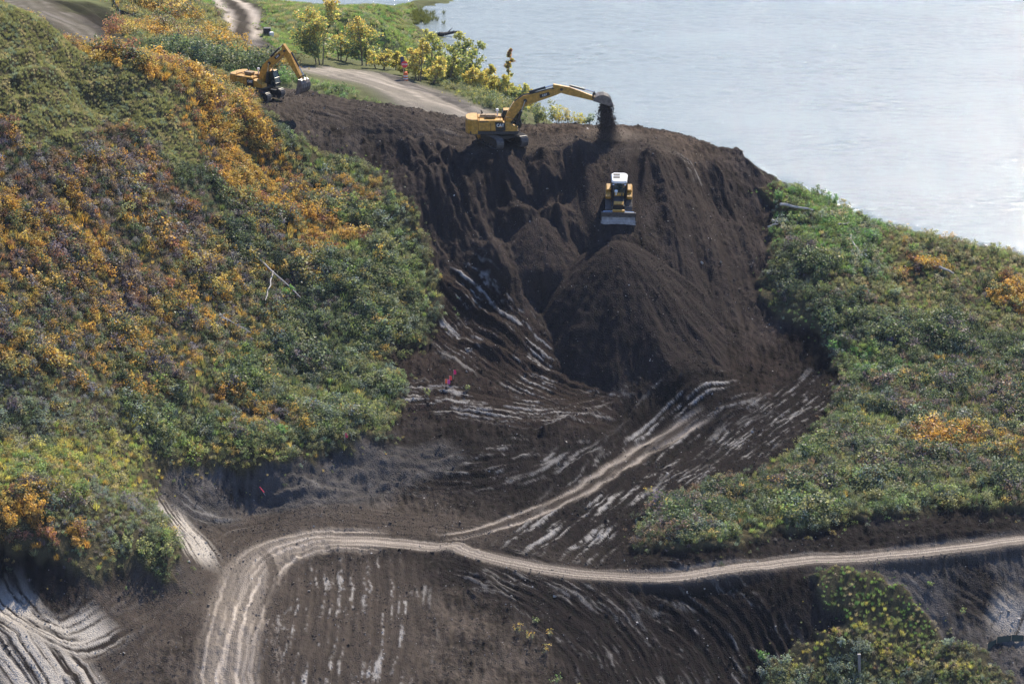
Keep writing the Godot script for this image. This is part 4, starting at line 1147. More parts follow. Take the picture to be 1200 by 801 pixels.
func track(parent: Node3D, z: float, long: float, high: float, wide: float, steel: Material, dark: Material, yellow: Material) -> void:
	var st := solid()
	var r := high * 0.5
	var straight := long - high
	var around := 2.0 * straight + TAU * r
	var shoes := int(around / 0.2)
	for k in shoes:
		var s := around * k / shoes
		var p := Vector2()
		var a := 0.0
		if s < straight:
			p = Vector2(-straight * 0.5 + s, r * 2.0)
			a = 0.0
		elif s < straight + PI * r:
			a = (s - straight) / r
			p = Vector2(straight * 0.5 + sin(a) * r, r + cos(a) * r)
		elif s < 2.0 * straight + PI * r:
			p = Vector2(straight * 0.5 - (s - straight - PI * r), 0.0)
			a = PI
		else:
			a = PI + (s - 2.0 * straight - PI * r) / r
			p = Vector2(-straight * 0.5 + sin(a) * r, r + cos(a) * r)
		var b := Basis(Vector3(0, 0, 1), -a)
		box(st, Vector3(p.x, p.y, z) - b.y * 0.03, Vector3(0.185, 0.05, wide), b)
		box(st, Vector3(p.x, p.y, z) + b * Vector3(0.05, 0.02, 0), Vector3(0.03, 0.06, wide * 0.98), b)
	var belt := part(parent, "track", st, steel)
	st = solid()
	prism(st, [Vector2(-straight * 0.5 + 0.1, r * 0.55), Vector2(straight * 0.5 - 0.1, r * 0.55), Vector2(straight * 0.5 - 0.2, r * 1.45), Vector2(-straight * 0.5 + 0.2, r * 1.45)], z - wide * 0.3, z + wide * 0.3)
	for k in 7:
		var x := lerpf(-straight * 0.46, straight * 0.46, k / 6.0)
		rod(st, Vector3(x, r * 0.36, z - wide * 0.36), Vector3(x, r * 0.36, z + wide * 0.36), r * 0.26, 10)
	part(belt, "track_frame", st, dark)
	st = solid()
	rod(st, Vector3(straight * 0.5, r, z - wide * 0.34), Vector3(straight * 0.5, r, z + wide * 0.34), r * 0.84, 18)
	rod(st, Vector3(straight * 0.5, r, z - wide * 0.42), Vector3(straight * 0.5, r, z + wide * 0.42), r * 0.3, 12)
	part(belt, "idler", st, dark)
	st = solid()
	rod(st, Vector3(-straight * 0.5, r, z - wide * 0.30), Vector3(-straight * 0.5, r, z + wide * 0.30), r * 0.8, 12)
	rod(st, Vector3(-straight * 0.5, r, z - wide * 0.47), Vector3(-straight * 0.5, r, z + wide * 0.47), r * 0.42, 12)
	part(belt, "sprocket", st, yellow)


func ram(parent: Node3D, called: String, a: Vector3, b: Vector3, r: float, share: float, black: Material, chrome: Material) -> void:
	var m := a.lerp(b, share)
	var st := solid()
	rod(st, a, m, r, 12)
	rod(st, m.lerp(a, 0.06), m, r * 1.25, 12)
	var o := part(parent, called, st, black)
	st = solid()
	rod(st, m, b, r * 0.58, 10)
	part(o, "piston_rod", st, chrome)


func pane(parent: Node, at: Vector3, size: Vector3, glass: Material, turn := Basis.IDENTITY) -> void:
	var st := solid()
	box(st, at, size, turn)
	part(parent, "window_pane", st, glass)


func bucket_part(o: Node3D, at: Vector2, turn: float, scale: float, wide: float, steel: Material, worn: Material) -> void:
	# side outline about the pin: back of the bowl, floor and lip; +x runs to the teeth
	var bowl := [Vector2(-0.28, -0.22), Vector2(-0.34, 0.10), Vector2(-0.22, 0.42), Vector2(0.05, 0.68), Vector2(0.42, 0.80), Vector2(0.80, 0.72), Vector2(1.22, 0.42)]
	var turned := []
	for p in bowl:
		turned.append(at + p.rotated(turn) * scale)
	var st := solid()
	var inner := []
	for i in turned.size():
		var mid := at + Vector2(0.38, 0.16).rotated(turn) * scale
		inner.push_front(turned[i].lerp(mid, 0.07))
	prism(st, turned + inner, -wide * 0.5, wide * 0.5)
	for s in [-1.0, 1.0]:
		prism(st, turned, s * wide * 0.5 - 0.025, s * wide * 0.5 + 0.025)
	var b := part(o, "bucket", st, steel)
	var lip: Vector2 = turned[turned.size() - 1]
	var dir := (lip - turned[turned.size() - 2] as Vector2).normalized()
	for k in 5:
		st = solid()
		var z := lerpf(-wide * 0.44, wide * 0.44, k / 4.0)
		var nrm := dir.orthogonal() * 0.06
		prism(st, [lip - dir * 0.08 + nrm, lip + dir * 0.26 * scale, lip - dir * 0.08 - nrm], z - 0.06, z + 0.06)
		part(b, "tooth", st, worn)
	for k in 4:
		st = solid()
		var z := lerpf(-wide * 0.36, wide * 0.36, k / 3.0)
		var hub := at + Vector2(0.38, 0.16).rotated(turn) * scale
		var outer := []
		for i in range(2, turned.size() - 1):
			outer.append(turned[i] + (turned[i] - hub).normalized() * 0.035)
		var under := []
		for i in range(2, turned.size() - 1):
			under.push_front(turned[i] + (turned[i] - hub).normalized() * 0.002)
		prism(st, outer + under, z - 0.09, z + 0.09)
		part(b, "wear_strip", st, worn)
	# the ears that carry the pins
	for s in [-0.22, 0.22]:
		st = solid()
		prism(st, [turned[0], turned[2], at + Vector2(-0.52, 0.34).rotated(turn) * scale, at + Vector2(-0.25, -0.05).rotated(turn) * scale], s * wide - 0.03, s * wide + 0.03)
		part(b, "ear", st, steel)


func excavator(called: String, label: String, where: Vector3, yaw: float, under: float, k: float, boom: Array, stick: Array, bucket_turn: float, bucket_scale: float, bucket_wide: float, m: Dictionary) -> Node3D:
	var o := Node3D.new()
	o.name = called
	tag(o, label, "excavator", "earth moving machines on the fill")
	add_child(o)
	o.position = where
	o.rotation.y = yaw
	o.scale = Vector3.ONE * k
	# undercarriage, turned on its own
	for z in [-1.32, 1.32]:
		track(o, z, 4.9, 1.08, 0.75, m.steel, m.dark, m.yellow)
		var belt: Node3D = o.get_child(o.get_child_count() - 1)
		belt.rotation.y = under
	var st := solid()
	box(st, Vector3(0, 0.80, 0), Vector3(2.0, 0.45, 1.95), Basis(Vector3.UP, under), 0.1)
	rod(st, Vector3(0, 0.95, 0), Vector3(0, 1.26, 0), 0.72, 24)
	part(o, "car_body", st, m.dark)
	# the house
	st = solid()
	prism(st, [Vector2(-3.1, 1.26), Vector2(1.45, 1.26), Vector2(1.55, 1.38), Vector2(1.55, 1.56), Vector2(-3.1, 1.56)], -1.48, 1.48)
	part(o, "platform", st, m.dark)
	st = solid()
	var cw := []
	for e in [[-1.5, -2.95], [-1.2, -3.3], [-0.6, -3.5], [0.6, -3.5], [1.2, -3.3], [1.5, -2.95]]:
		cw.append(Vector2(e[1], e[0]))
	var ring := cw + [Vector2(-2.35, 1.5), Vector2(-2.35, -1.5)]
	var flat := []
	for q in ring:
		for y in [1.32, 2.62]:
			flat.append(Vector3(q.x, y, q.y))
		flat.append(Vector3(lerpf(q.x, -2.8, 0.06), 2.72, q.y * 0.95))
	hull(st, flat, Vector3.ZERO, Basis.IDENTITY)
	part(o, "counterweight", st, m.yellow)
	st = solid()
	box(st, Vector3(-1.13, 2.10, 0.93), Vector3(2.40, 1.04, 1.10), Basis.IDENTITY, 0.06)
	box(st, Vector3(-1.13, 2.10, -0.93), Vector3(2.40, 1.04, 1.10), Basis.IDENTITY, 0.06)
	var hood := part(o, "side_cover", st, m.yellow)
	st = solid()
	box(st, Vector3(-1.13, 2.0, 1.484), Vector3(0.03, 0.85, 0.008))
	box(st, Vector3(-1.75, 2.50, 1.484), Vector3(0.9, 0.07, 0.008))
	part(hood, "seam", st, m.dark)
	st = solid()
	box(st, Vector3(-1.35, 2.14, 0), Vector3(1.9, 1.12, 0.74), Basis.IDENTITY, 0.05)
	part(o, "engine_hood", st, m.yellow)
	st = solid()
	box(st, Vector3(-1.1, 2.82, 0.35), Vector3(1.0, 0.32, 0.7), Basis.IDENTITY, 0.05)
	box(st, Vector3(-1.75, 2.76, -0.2), Vector3(0.7, 0.2, 0.6), Basis.IDENTITY, 0.04)
	part(o, "air_intake_housing", st, m.grime)
	st = solid()
	rod(st, Vector3(-0.42, 2.55, -0.45), Vector3(-0.42, 3.15, -0.45), 0.07, 12)
	rod(st, Vector3(-0.42, 3.15, -0.45), Vector3(-0.42, 3.34, -0.45), 0.17, 14, 0.13)
	part(o, "precleaner", st, m.white)
	st = solid()
	rod(st, Vector3(-1.9, 2.6, -0.5), Vector3(-1.9, 3.05, -0.5), 0.08, 12)
	rod(st, Vector3(-1.9, 3.05, -0.5), Vector3(-2.02, 3.15, -0.5), 0.08, 12)
	part(o, "exhaust_pipe", st, m.dark)
	st = solid()
	prism(st, [Vector2(0.08, 1.56), Vector2(1.5, 1.56), Vector2(1.5, 1.95), Vector2(0.95, 2.05), Vector2(0.7, 2.3), Vector2(0.08, 2.38)], 0.52, 1.47)
	part(o, "fuel_tank", st, m.yellow)
	st = solid()
	prism(st, [Vector2(-0.62, 1.60), Vector2(0.30, 1.60), Vector2(0.30, 2.42), Vector2(-0.70, 2.50)], 1.482, 1.492)
	var panel := part(o, "name_panel", st, m.black)
	lettering(panel, "lettering", "CAT", 0.40, Vector3(-0.19, 2.14, 1.497), m.white)
	st = solid()
	prism(st, [Vector2(-0.42, 1.95), Vector2(0.02, 1.95), Vector2(-0.20, 2.12)], 1.493, 1.496)
	part(panel, "emblem", st, m.yellow)
	# handrails
	st = solid()
	for e in [[-2.2, 2.75], [-0.2, 2.55]]:
		rod(st, Vector3(e[0], e[1] - 0.15, 1.35), Vector3(e[0], 2.98, 1.35), 0.022, 6)
	rod(st, Vector3(-2.2, 2.98, 1.35), Vector3(-0.2, 2.98, 1.35), 0.022, 6)
	rod(st, Vector3(0.3, 2.35, 1.40), Vector3(0.3, 3.0, 1.40), 0.022, 6)
	rod(st, Vector3(1.35, 1.95, 1.40), Vector3(1.35, 2.7, 1.40), 0.022, 6)
	rod(st, Vector3(0.3, 3.0, 1.40), Vector3(1.35, 2.7, 1.40), 0.022, 6)
	part(o, "handrail", st, m.dark)
	# the cab on the machine's left
	st = solid()
	var side := [Vector2(0.12, 1.40), Vector2(1.78, 1.40), Vector2(1.92, 1.75), Vector2(1.78, 2.35), Vector2(1.45, 3.10), Vector2(0.2, 3.10), Vector2(0.12, 2.9)]
	var holes := []
	for z in [-1.5, -0.52]:
		for i in side.size():
			rod(st, Vector3(side[i].x, side[i].y, z), Vector3(side[(i + 1) % side.size()].x, side[(i + 1) % side.size()].y, z), 0.055, 6)
		rod(st, Vector3(0.95, 1.4, z), Vector3(0.95, 3.1, z), 0.045, 6)
	for q in side:
		rod(st, Vector3(q.x, q.y, -1.5), Vector3(q.x, q.y, -0.52), 0.055, 6)
	box(st, Vector3(0.95, 1.62, -1.01), Vector3(1.7, 0.5, 0.98))
	var cab := part(o, "cab", st, m.black)
	for z in [-1.5, -0.52]:
		st = solid()
		prism(st, side, z - 0.006, z + 0.006)
		part(cab, "window_pane", st, m.glass)
	pane(cab, Vector3(1.615, 2.72, -1.01), Vector3(0.012, 0.80, 0.92), m.glass, Basis(Vector3(0, 0, 1), 0.415))
	pane(cab, Vector3(1.85, 2.05, -1.01), Vector3(0.012, 0.60, 0.92), m.glass, Basis(Vector3(0, 0, 1), 0.23))
	pane(cab, Vector3(0.15, 2.5, -1.01), Vector3(0.012, 0.9, 0.92), m.glass)
	st = solid()
	box(st, Vector3(0.82, 3.13, -1.01), Vector3(1.3, 0.09, 1.04), Basis.IDENTITY, 0.03)
	part(cab, "roof", st, m.yellow)
	st = solid()
	box(st, Vector3(0.65, 2.05, -1.01), Vector3(0.5, 0.18, 0.5), Basis.IDENTITY, 0.05)
	box(st, Vector3(0.45, 2.45, -1.01), Vector3(0.16, 0.75, 0.48), Basis.IDENTITY, 0.05)
	part(cab, "operator_seat", st, m.black)
	# boom
	st = solid()
	prism(st, beam(boom), -0.30, 0.30)
	var arm := part(o, "boom", st, m.yellow)
	var mid: Array = boom[boom.size() - 2]
	var bend: Array = boom[boom.size() / 2]
	var way := Vector2(mid[0] - bend[0], mid[1] - bend[1])
	var where_panel := Vector2(bend[0], bend[1]).lerp(Vector2(mid[0], mid[1]), 0.74)
	var tilt := Basis(Vector3(0, 0, 1), way.angle())
	st = solid()
	box(st, Vector3(where_panel.x, where_panel.y, 0.306), Vector3(0.98, 0.34, 0.008), tilt)
	var plate := part(arm, "name_panel", st, m.black)
	lettering(plate, "lettering", "CAT", 0.27, Vector3(where_panel.x, where_panel.y, 0.315), m.white, tilt)
	st = solid()
	rod(st, Vector3(bend[0], bend[1], -0.45), Vector3(bend[0], bend[1], 0.45), 0.17, 16)
	part(arm, "pivot_pin", st, m.dark)
	# hydraulic hoses along the back of the boom
	st = solid()
	for z in [-0.12, 0.0, 0.12]:
		for i in boom.size() - 1:
			var a: Vector2 = Vector2(boom[i][0], boom[i][1]) + Vector2(-0.25, 0.6).normalized() * (boom[i][2] * 0.5 + 0.05)
			var b: Vector2 = Vector2(boom[i + 1][0], boom[i + 1][1]) + Vector2(-0.2, 0.6).normalized() * (boom[i + 1][2] * 0.5 + 0.05)
			rod(st, Vector3(a.x, a.y, z), Vector3(b.x, b.y, z), 0.03, 6)
	part(arm, "hose", st, m.black)
	for z in [-0.48, 0.48]:
		ram(o, "boom_cylinder", Vector3(1.30, 1.62, z), Vector3(bend[0], bend[1], z), 0.115, 0.62, m.black, m.chrome)
	# stick: [pivot, tip, tail, brow]
	var pv: Vector2 = stick[0]
	var tip: Vector2 = stick[1]
	var tail: Vector2 = stick[2]
	var brow: Vector2 = stick[3]
	var run := (tip - pv).normalized()
	var nrm := run.orthogonal()
	if nrm.dot(brow - pv) < 0.0:
		nrm = -nrm
	st = solid()
	prism(st, [tail + run * 0.02 - nrm * 0.14, tail + nrm * 0.14, brow, tip + nrm * 0.20, tip + run * 0.14, tip - nrm * 0.17, pv + run * 0.55 - nrm * 0.36, pv - run * 0.25 - nrm * 0.34], -0.21, 0.21)
	var reach := part(o, "stick", st, m.yellow)
	for pin in [[pv, 0.13], [tip, 0.10]]:
		st = solid()
		rod(st, Vector3(pin[0].x, pin[0].y, -0.36), Vector3(pin[0].x, pin[0].y, 0.36), pin[1], 14)
		part(reach, "pivot_pin", st, m.dark)
	var seat := Vector2(bend[0], bend[1]).lerp(Vector2(mid[0], mid[1]), 0.22) + nrm_up(way) * (float(bend[2]) * 0.5 + 0.14)
	ram(o, "stick_cylinder", Vector3(seat.x, seat.y, 0), Vector3(tail.x, tail.y, 0), 0.12, 0.68, m.black, m.chrome)
	var link := tip + (-run * 0.55 + nrm * 0.62)
	ram(o, "bucket_cylinder", Vector3(brow.x, brow.y, 0) + Vector3(nrm.x, nrm.y, 0) * 0.14, Vector3(link.x, link.y, 0), 0.10, 0.62, m.black, m.chrome)
	for z in [-0.24, 0.24]:
		st = solid()
		rod(st, Vector3(tip.x - run.x * 0.5, tip.y - run.y * 0.5, z), Vector3(link.x, link.y, z), 0.06, 8)
		var ear := tip + Vector2(-0.40, 0.22).rotated(bucket_turn) * bucket_scale
		rod(st, Vector3(link.x, link.y, z), Vector3(ear.x, ear.y, z), 0.07, 8)
		part(o, "bucket_link", st, m.dark)
	bucket_part(o, tip, bucket_turn, bucket_scale, bucket_wide, m.bucket, m.steel)
	return o


func nrm_up(v: Vector2) -> Vector2:
	var n := v.normalized().orthogonal()
	return n if n.y > 0.0 else -n


func bulldozer(where: Transform3D, m: Dictionary) -> Node3D:
	var o := Node3D.new()
	o.name = "bulldozer"
	tag(o, "yellow bulldozer with white cab roof coming down the dark fill slope, blade first", "bulldozer", "earth moving machines on the fill")
	add_child(o)
	o.transform = where
	for z in [-0.98, 0.98]:
		track(o, z, 3.5, 0.98, 0.58, m.steel, m.dark, m.yellow)
	var st := solid()
	box(st, Vector3(-0.1, 0.72, 0), Vector3(3.0, 0.6, 1.3), Basis.IDENTITY, 0.06)
	part(o, "main_frame", st, m.dark)
	st = solid()
	prism(st, [Vector2(0.35, 0.95), Vector2(1.95, 0.95), Vector2(1.98, 1.62), Vector2(1.85, 1.72), Vector2(0.35, 1.86)], -0.46, 0.46)
	var hood := part(o, "engine_hood", st, m.black)
	st = solid()
	prism(st, [Vector2(1.62, 1.70), Vector2(1.99, 1.64), Vector2(2.02, 1.72), Vector2(1.64, 1.80)], -0.47, 0.47)
	part(hood, "hood_band", st, m.yellow)
	st = solid()
	prism(st, [Vector2(0.40, 1.862), Vector2(0.85, 1.835), Vector2(0.85, 1.885), Vector2(0.40, 1.925)], -0.44, 0.44)
	part(hood, "cowl", st, m.yellow)
	st = solid()
	for y in [1.05, 1.17, 1.29, 1.41, 1.53]:
		box(st, Vector3(1.99, y, 0), Vector3(0.03, 0.06, 0.8))
	part(hood, "grille_bar", st, m.dark)
	st = solid()
	rod(st, Vector3(1.15, 1.7, -0.28), Vector3(1.15, 2.35, -0.28), 0.07, 12)
	part(o, "exhaust_pipe", st, m.dark)
	st = solid()
	rod(st, Vector3(0.75, 1.8, 0.28), Vector3(0.75, 2.2, 0.28), 0.08, 12)
	rod(st, Vector3(0.75, 2.2, 0.28), Vector3(0.75, 2.38, 0.28), 0.15, 12)
	part(o, "precleaner", st, m.white)
	for z in [-1.0, 1.0]:
		st = solid()
		box(st, Vector3(-0.55, 1.24, z), Vector3(1.9, 0.34, 0.52), Basis.IDENTITY, 0.06)
		box(st, Vector3(-0.85, 1.52, z), Vector3(1.0, 0.26, 0.46), Basis.IDENTITY, 0.06)
		part(o, "fender", st, m.yellow)
		st = solid()
		rod(st, Vector3(0.30, 1.45, z * 1.15), Vector3(0.30, 2.05, z * 1.15), 0.025, 6)
		rod(st, Vector3(-0.4, 1.45, z * 1.15), Vector3(-0.4, 2.05, z * 1.15), 0.025, 6)
		rod(st, Vector3(0.30, 2.05, z * 1.15), Vector3(-0.4, 2.05, z * 1.15), 0.025, 6)
		part(o, "grab_rail", st, m.yellow)
	# cab: posts, panes, white roof with a dark hatch
	st = solid()
	for e in [[0.42, 0.62], [-1.05, 0.72]]:
		for z in [-1.0, 1.0]:
			rod(st, Vector3(e[0], 1.45, z * e[1]), Vector3(e[0] - 0.08, 2.92, z * e[1]), 0.06, 8)
	rod(st, Vector3(0.42, 1.9, -0.62), Vector3(0.42, 1.9, 0.62), 0.05, 8)
	box(st, Vector3(-0.35, 1.55, 0), Vector3(1.5, 0.6, 1.2))
	var cab := part(o, "cab", st, m.black)
	pane(cab, Vector3(0.39, 2.38, 0), Vector3(0.012, 0.98, 1.16), m.glass, Basis(Vector3(0, 0, 1), 0.054))
	pane(cab, Vector3(-1.09, 2.35, 0), Vector3(0.012, 1.0, 1.34), m.glass, Basis(Vector3(0, 0, 1), 0.054))
	for z in [-1.0, 1.0]:
		pane(cab, Vector3(-0.35, 2.36, z * 0.68), Vector3(1.36, 1.02, 0.012), m.glass, Basis(Vector3.UP, -z * 0.068))
	st = solid()
	hull(st, roof_points(), Vector3(-0.42, 2.90, 0), Basis.IDENTITY)
	var roof := part(cab, "roof", st, m.white)
	for x in [-0.80, -0.38]:
		st = solid()
		box(st, Vector3(x, 3.098, 0.26), Vector3(0.30, 0.02, 0.62))
		part(roof, "roof_vent", st, m.black)
	st = solid()
	box(st, Vector3(-0.45, 1.95, 0), Vector3(0.5, 0.2, 0.5), Basis.IDENTITY, 0.05)
	box(st, Vector3(-0.68, 2.3, 0), Vector3(0.14, 0.6, 0.48), Basis.IDENTITY, 0.05)
	part(cab, "operator_seat", st, m.black)
	st = solid()
	box(st, Vector3(-1.65, 1.35, 0), Vector3(0.75, 1.0, 1.5), Basis.IDENTITY, 0.08)
	part(o, "fuel_tank", st, m.yellow)
	# a pair of shiny work lamp housings and the toolbox on the machine's left fender
	for e in [[0.5, 0.55], [0.5, -0.55]]:
		st = solid()
		box(st, Vector3(e[0], 2.86, e[1]), Vector3(0.12, 0.12, 0.18), Basis.IDENTITY, 0.03)
		part(cab, "work_lamp", st, m.chrome)
	# blade
	st = solid()
	var face := []
	var back := []
	for k in 9:
		var a := lerpf(-0.62, 0.62, k / 8.0)
		face.append(Vector2(2.98 - 0.62 * cos(a) + 0.25 - (0.05 if k == 8 else 0.0), 0.66 + 1.02 * sin(a)))
		back.push_front(face[k] + Vector2(-0.07, 0))
	prism(st, face + back, -1.62, 1.62)
	var blade := part(o, "blade", st, m.blade)
	st = solid()
	prism(st, [face[0] + Vector2(0.02, 0.25), face[0] + Vector2(0.075, 0.0), face[0] + Vector2(0.11, -0.12), face[0] + Vector2(0.05, -0.12), face[0] + Vector2(-0.03, 0.25)], -1.66, 1.66)
	part(blade, "cutting_edge", st, m.worn)
	st = solid()
	var low := []
	var rear := []
	for k in 5:
		low.append(face[k] + Vector2(0.012, 0.0))
		rear.push_front(face[k] + Vector2(0.002, 0.0))
	prism(st, low + rear, -1.56, 1.56)
	part(blade, "wear_plate", st, m.worn)
	for z in [-1.0, 1.0]:
		st = solid()
		prism(st, [face[0] + Vector2(0.1, -0.10), face[0] + Vector2(-0.12, -0.05), face[8] + Vector2(-0.10, 0.02), face[8] + Vector2(0.06, 0.0), face[4] + Vector2(0.12, 0)], z * 1.62 - 0.02, z * 1.62 + 0.02)
		part(blade, "end_plate", st, m.steel)
	st = solid()
	box(st, Vector3(2.5, 1.33, 0), Vector3(0.22, 0.22, 1.15), Basis.IDENTITY, 0.04)
	part(blade, "top_beam", st, m.yellow)
	for z in [-1.0, 1.0]:
		st = solid()
		rod(st, Vector3(2.45, 0.5, z * 0.75), Vector3(0.3, 0.6, z * 0.62), 0.11, 8)
		part(o, "push_arm", st, m.yellow)
		ram(o, "lift_cylinder", Vector3(1.9, 1.55, z * 0.58), Vector3(2.45, 0.9, z * 0.62), 0.07, 0.6, m.dark, m.chrome)
		st = solid()
		rod(st, Vector3(2.42, 1.20, z * 0.55), Vector3(2.50, 1.22, z * 1.45), 0.05, 8)
		part(blade, "hose_guard", st, m.chrome)
	return o


func roof_points() -> Array:
	var pts := []
	for e in [[0.72, 0.45], [0.62, 0.72], [-0.55, 0.80], [-0.75, 0.55]]:
		for z in [-1.0, 1.0]:
			pts.append(Vector3(e[0], 0.0, e[1] * z))
			pts.append(Vector3(e[0] * 0.9, 0.19, e[1] * z * 0.9))
	return pts


func build_machines() -> void:
	var m := {
		"yellow": paint(Color(0.62, 0.335, 0.055), 0.42, 0.30, 31), "black": plain(Color(0.02, 0.021, 0.023), 0.4), "dark": paint(Color(0.055, 0.052, 0.05), 0.6, 0.4, 32), "white": plain(Color(0.78, 0.78, 0.76), 0.4),
		"steel": paint(Color(0.17, 0.155, 0.14), 0.5, 0.45, 33), "chrome": plain(Color(0.62, 0.63, 0.65), 0.2, 0.9), "bucket": paint(Color(0.22, 0.185, 0.155), 0.45, 0.4, 34), "grime": paint(Color(0.32, 0.20, 0.08), 0.6, 0.45, 35),
		"blade": paint(Color(0.30, 0.29, 0.285), 0.32, 0.35, 36)}
	m.blade.metallic = 0.5
	m.worn = paint(Color(0.56, 0.58, 0.61), 0.34, 0.25, 37)
	m.worn.metallic = 0.25
	var glass := StandardMaterial3D.new()
	glass.albedo_color = Color(0.20, 0.27, 0.28, 0.55)
	glass.transparency = BaseMaterial3D.TRANSPARENCY_ALPHA
	glass.roughness = 0.05
	m.glass = glass
	var e: Array = EXCAVATOR[0]
	excavator("excavator", "large yellow excavator dumping soil from its raised bucket at the river edge", ground(e[0], e[1]), deg_to_rad(2.0), deg_to_rad(-66.0), 1.0,
		[[0.35, 1.95, 0.55], [0.85, 2.85, 0.8], [1.45, 3.75, 0.95], [2.25, 4.30, 0.98], [3.6, 4.66, 0.80], [4.8, 5.02, 0.70], [5.85, 5.34, 0.5]],
		[Vector2(5.75, 5.36), Vector2(9.25, 4.28), Vector2(4.95, 5.72), Vector2(6.5, 5.55)], -0.7, 1.25, 1.5, m)
	e = EXCAVATOR_SMALL[0]
	excavator("excavator_001", "smaller yellow excavator behind the hill crest with its bucket lowered to the ground", ground(e[0], e[1]), deg_to_rad(-33.0), deg_to_rad(0.0), 0.86,
		[[0.35, 1.95, 0.5], [0.65, 2.9, 0.72], [1.15, 3.75, 0.85], [1.75, 4.3, 0.85], [2.6, 4.95, 0.7], [3.3, 5.55, 0.6], [3.9, 6.0, 0.45]],
		[Vector2(3.85, 5.95), Vector2(6.15, 2.6), Vector2(3.55, 6.65), Vector2(4.55, 5.75)], -2.2, 1.15, 1.6, m)
	e = DOZER[0]
	var p := ground(e[0], e[1])
	var up := slope_up(e[0], e[1], 1.6)
	up.x *= 0.15
	up = up.normalized()
	var ahead := Vector3(-0.03, 0, 1)
	ahead = (ahead - up * ahead.dot(up)).normalized()
	bulldozer(Transform3D(Basis(ahead, up, ahead.cross(up)), p), m)

# ---------------------------------------------------------------- trees and single shrubs
func foliage(st: SurfaceTool, centres: Array, leaves: int, size: float, palette: Array, tall: float) -> void:
	for n in leaves:
		var e: Array = centres[rng.randi() % centres.size()]
		var p: Vector3 = e[0] + any_direction() * float(e[1]) * pow(rng.randf(), 0.5)
		if p.y < 0.03:
			p.y = 0.03 + 0.1 * rng.randf()
		var up := clampf(p.y / tall + 0.25 * rng.randfn(), 0.0, 0.999)
		var c: Array = LEAF[palette[int(up * palette.size())]]
		var g := 0.7 + 0.6 * rng.randf()
		var s := size * (0.6 + 0.8 * rng.randf())
		var along := any_direction(0.3) * s
		leaf_face(st, p, along, along.cross(any_direction()).normalized() * s * 0.42, Color(c[0] * g, c[1] * g, c[2] * g))


func tree(x: float, d: float, tall: float, wide: float, kind: String, label: String, leaf: Material, bark: Material) -> void:
	var o := Node3D.new()
	o.name = numbered("poplar_tree")
	tag(o, label, "tree", "young poplars between the road and the river")
	add_child(o)
	o.position = ground(x, d)
	var st := SurfaceTool.new()
	st.begin(Mesh.PRIMITIVE_TRIANGLES)
	st.set_smooth_group(-1)
	var centres := []
	var lean := Vector3(rng.randfn() * 0.05, 0, rng.randfn() * 0.05)
	var stems := 1 if wide < 1.6 else 3
	for s in stems:
		var foot := Vector3(rng.randfn(), 0, rng.randfn()) * 0.12 * stems
		var head := foot * 3.0 + Vector3(lean.x * tall, tall * (0.9 - 0.12 * s), lean.z * tall) + Vector3(rng.randfn(), 0, rng.randfn()) * 0.16 * wide
		twig(st, foot - Vector3(0, 0.3, 0), foot.lerp(head, 0.5), 0.09, 0.055, Color.WHITE, 6)
		twig(st, foot.lerp(head, 0.5), head, 0.055, 0.015, Color.WHITE, 6)
		for k in 13:
			var t := lerpf(0.16, 0.95, (k + rng.randf()) / 13.0)
			var a := rng.randf() * TAU
			var girth := wide * 0.5 * (sin(PI * pow(t, 0.8)) * 0.8 + 0.25) * (0.7 + 0.5 * rng.randf())
			var from := foot.lerp(head, t)
			var end := from + Vector3(cos(a) * girth, girth * 0.35, sin(a) * girth)
			twig(st, from, end, 0.03, 0.008, Color.WHITE, 4)
			centres.append([end, wide * (0.14 + 0.08 * rng.randf())])
			centres.append([from.lerp(end, 0.6), wide * 0.13])
		centres.append([head, wide * 0.12])
	st.generate_normals()
	var trunk := MeshInstance3D.new()
	trunk.name = "trunk"
	trunk.mesh = st.commit()
	trunk.mesh.surface_set_material(0, bark)
	o.add_child(trunk)
	st = SurfaceTool.new()
	st.begin(Mesh.PRIMITIVE_TRIANGLES)
	var palette: Array = {"a": ["green", "olive", "green", "lime", "lemon", "amber", "amber"], "b": ["lemon", "olive", "lime", "olive", "lemon"], "c": ["lemon", "lemon", "amber", "lemon"], "d": ["lemon", "olive", "lime", "lemon", "orange", "rust"]}[kind]
	foliage(st, centres, int(500 + 620 * wide * tall / 4.0), 0.24, palette, tall)
	st.generate_normals()
	var crown := MeshInstance3D.new()
	crown.name = "crown"
	crown.mesh = st.commit()
	crown.mesh.surface_set_material(0, leaf)
	o.add_child(crown)


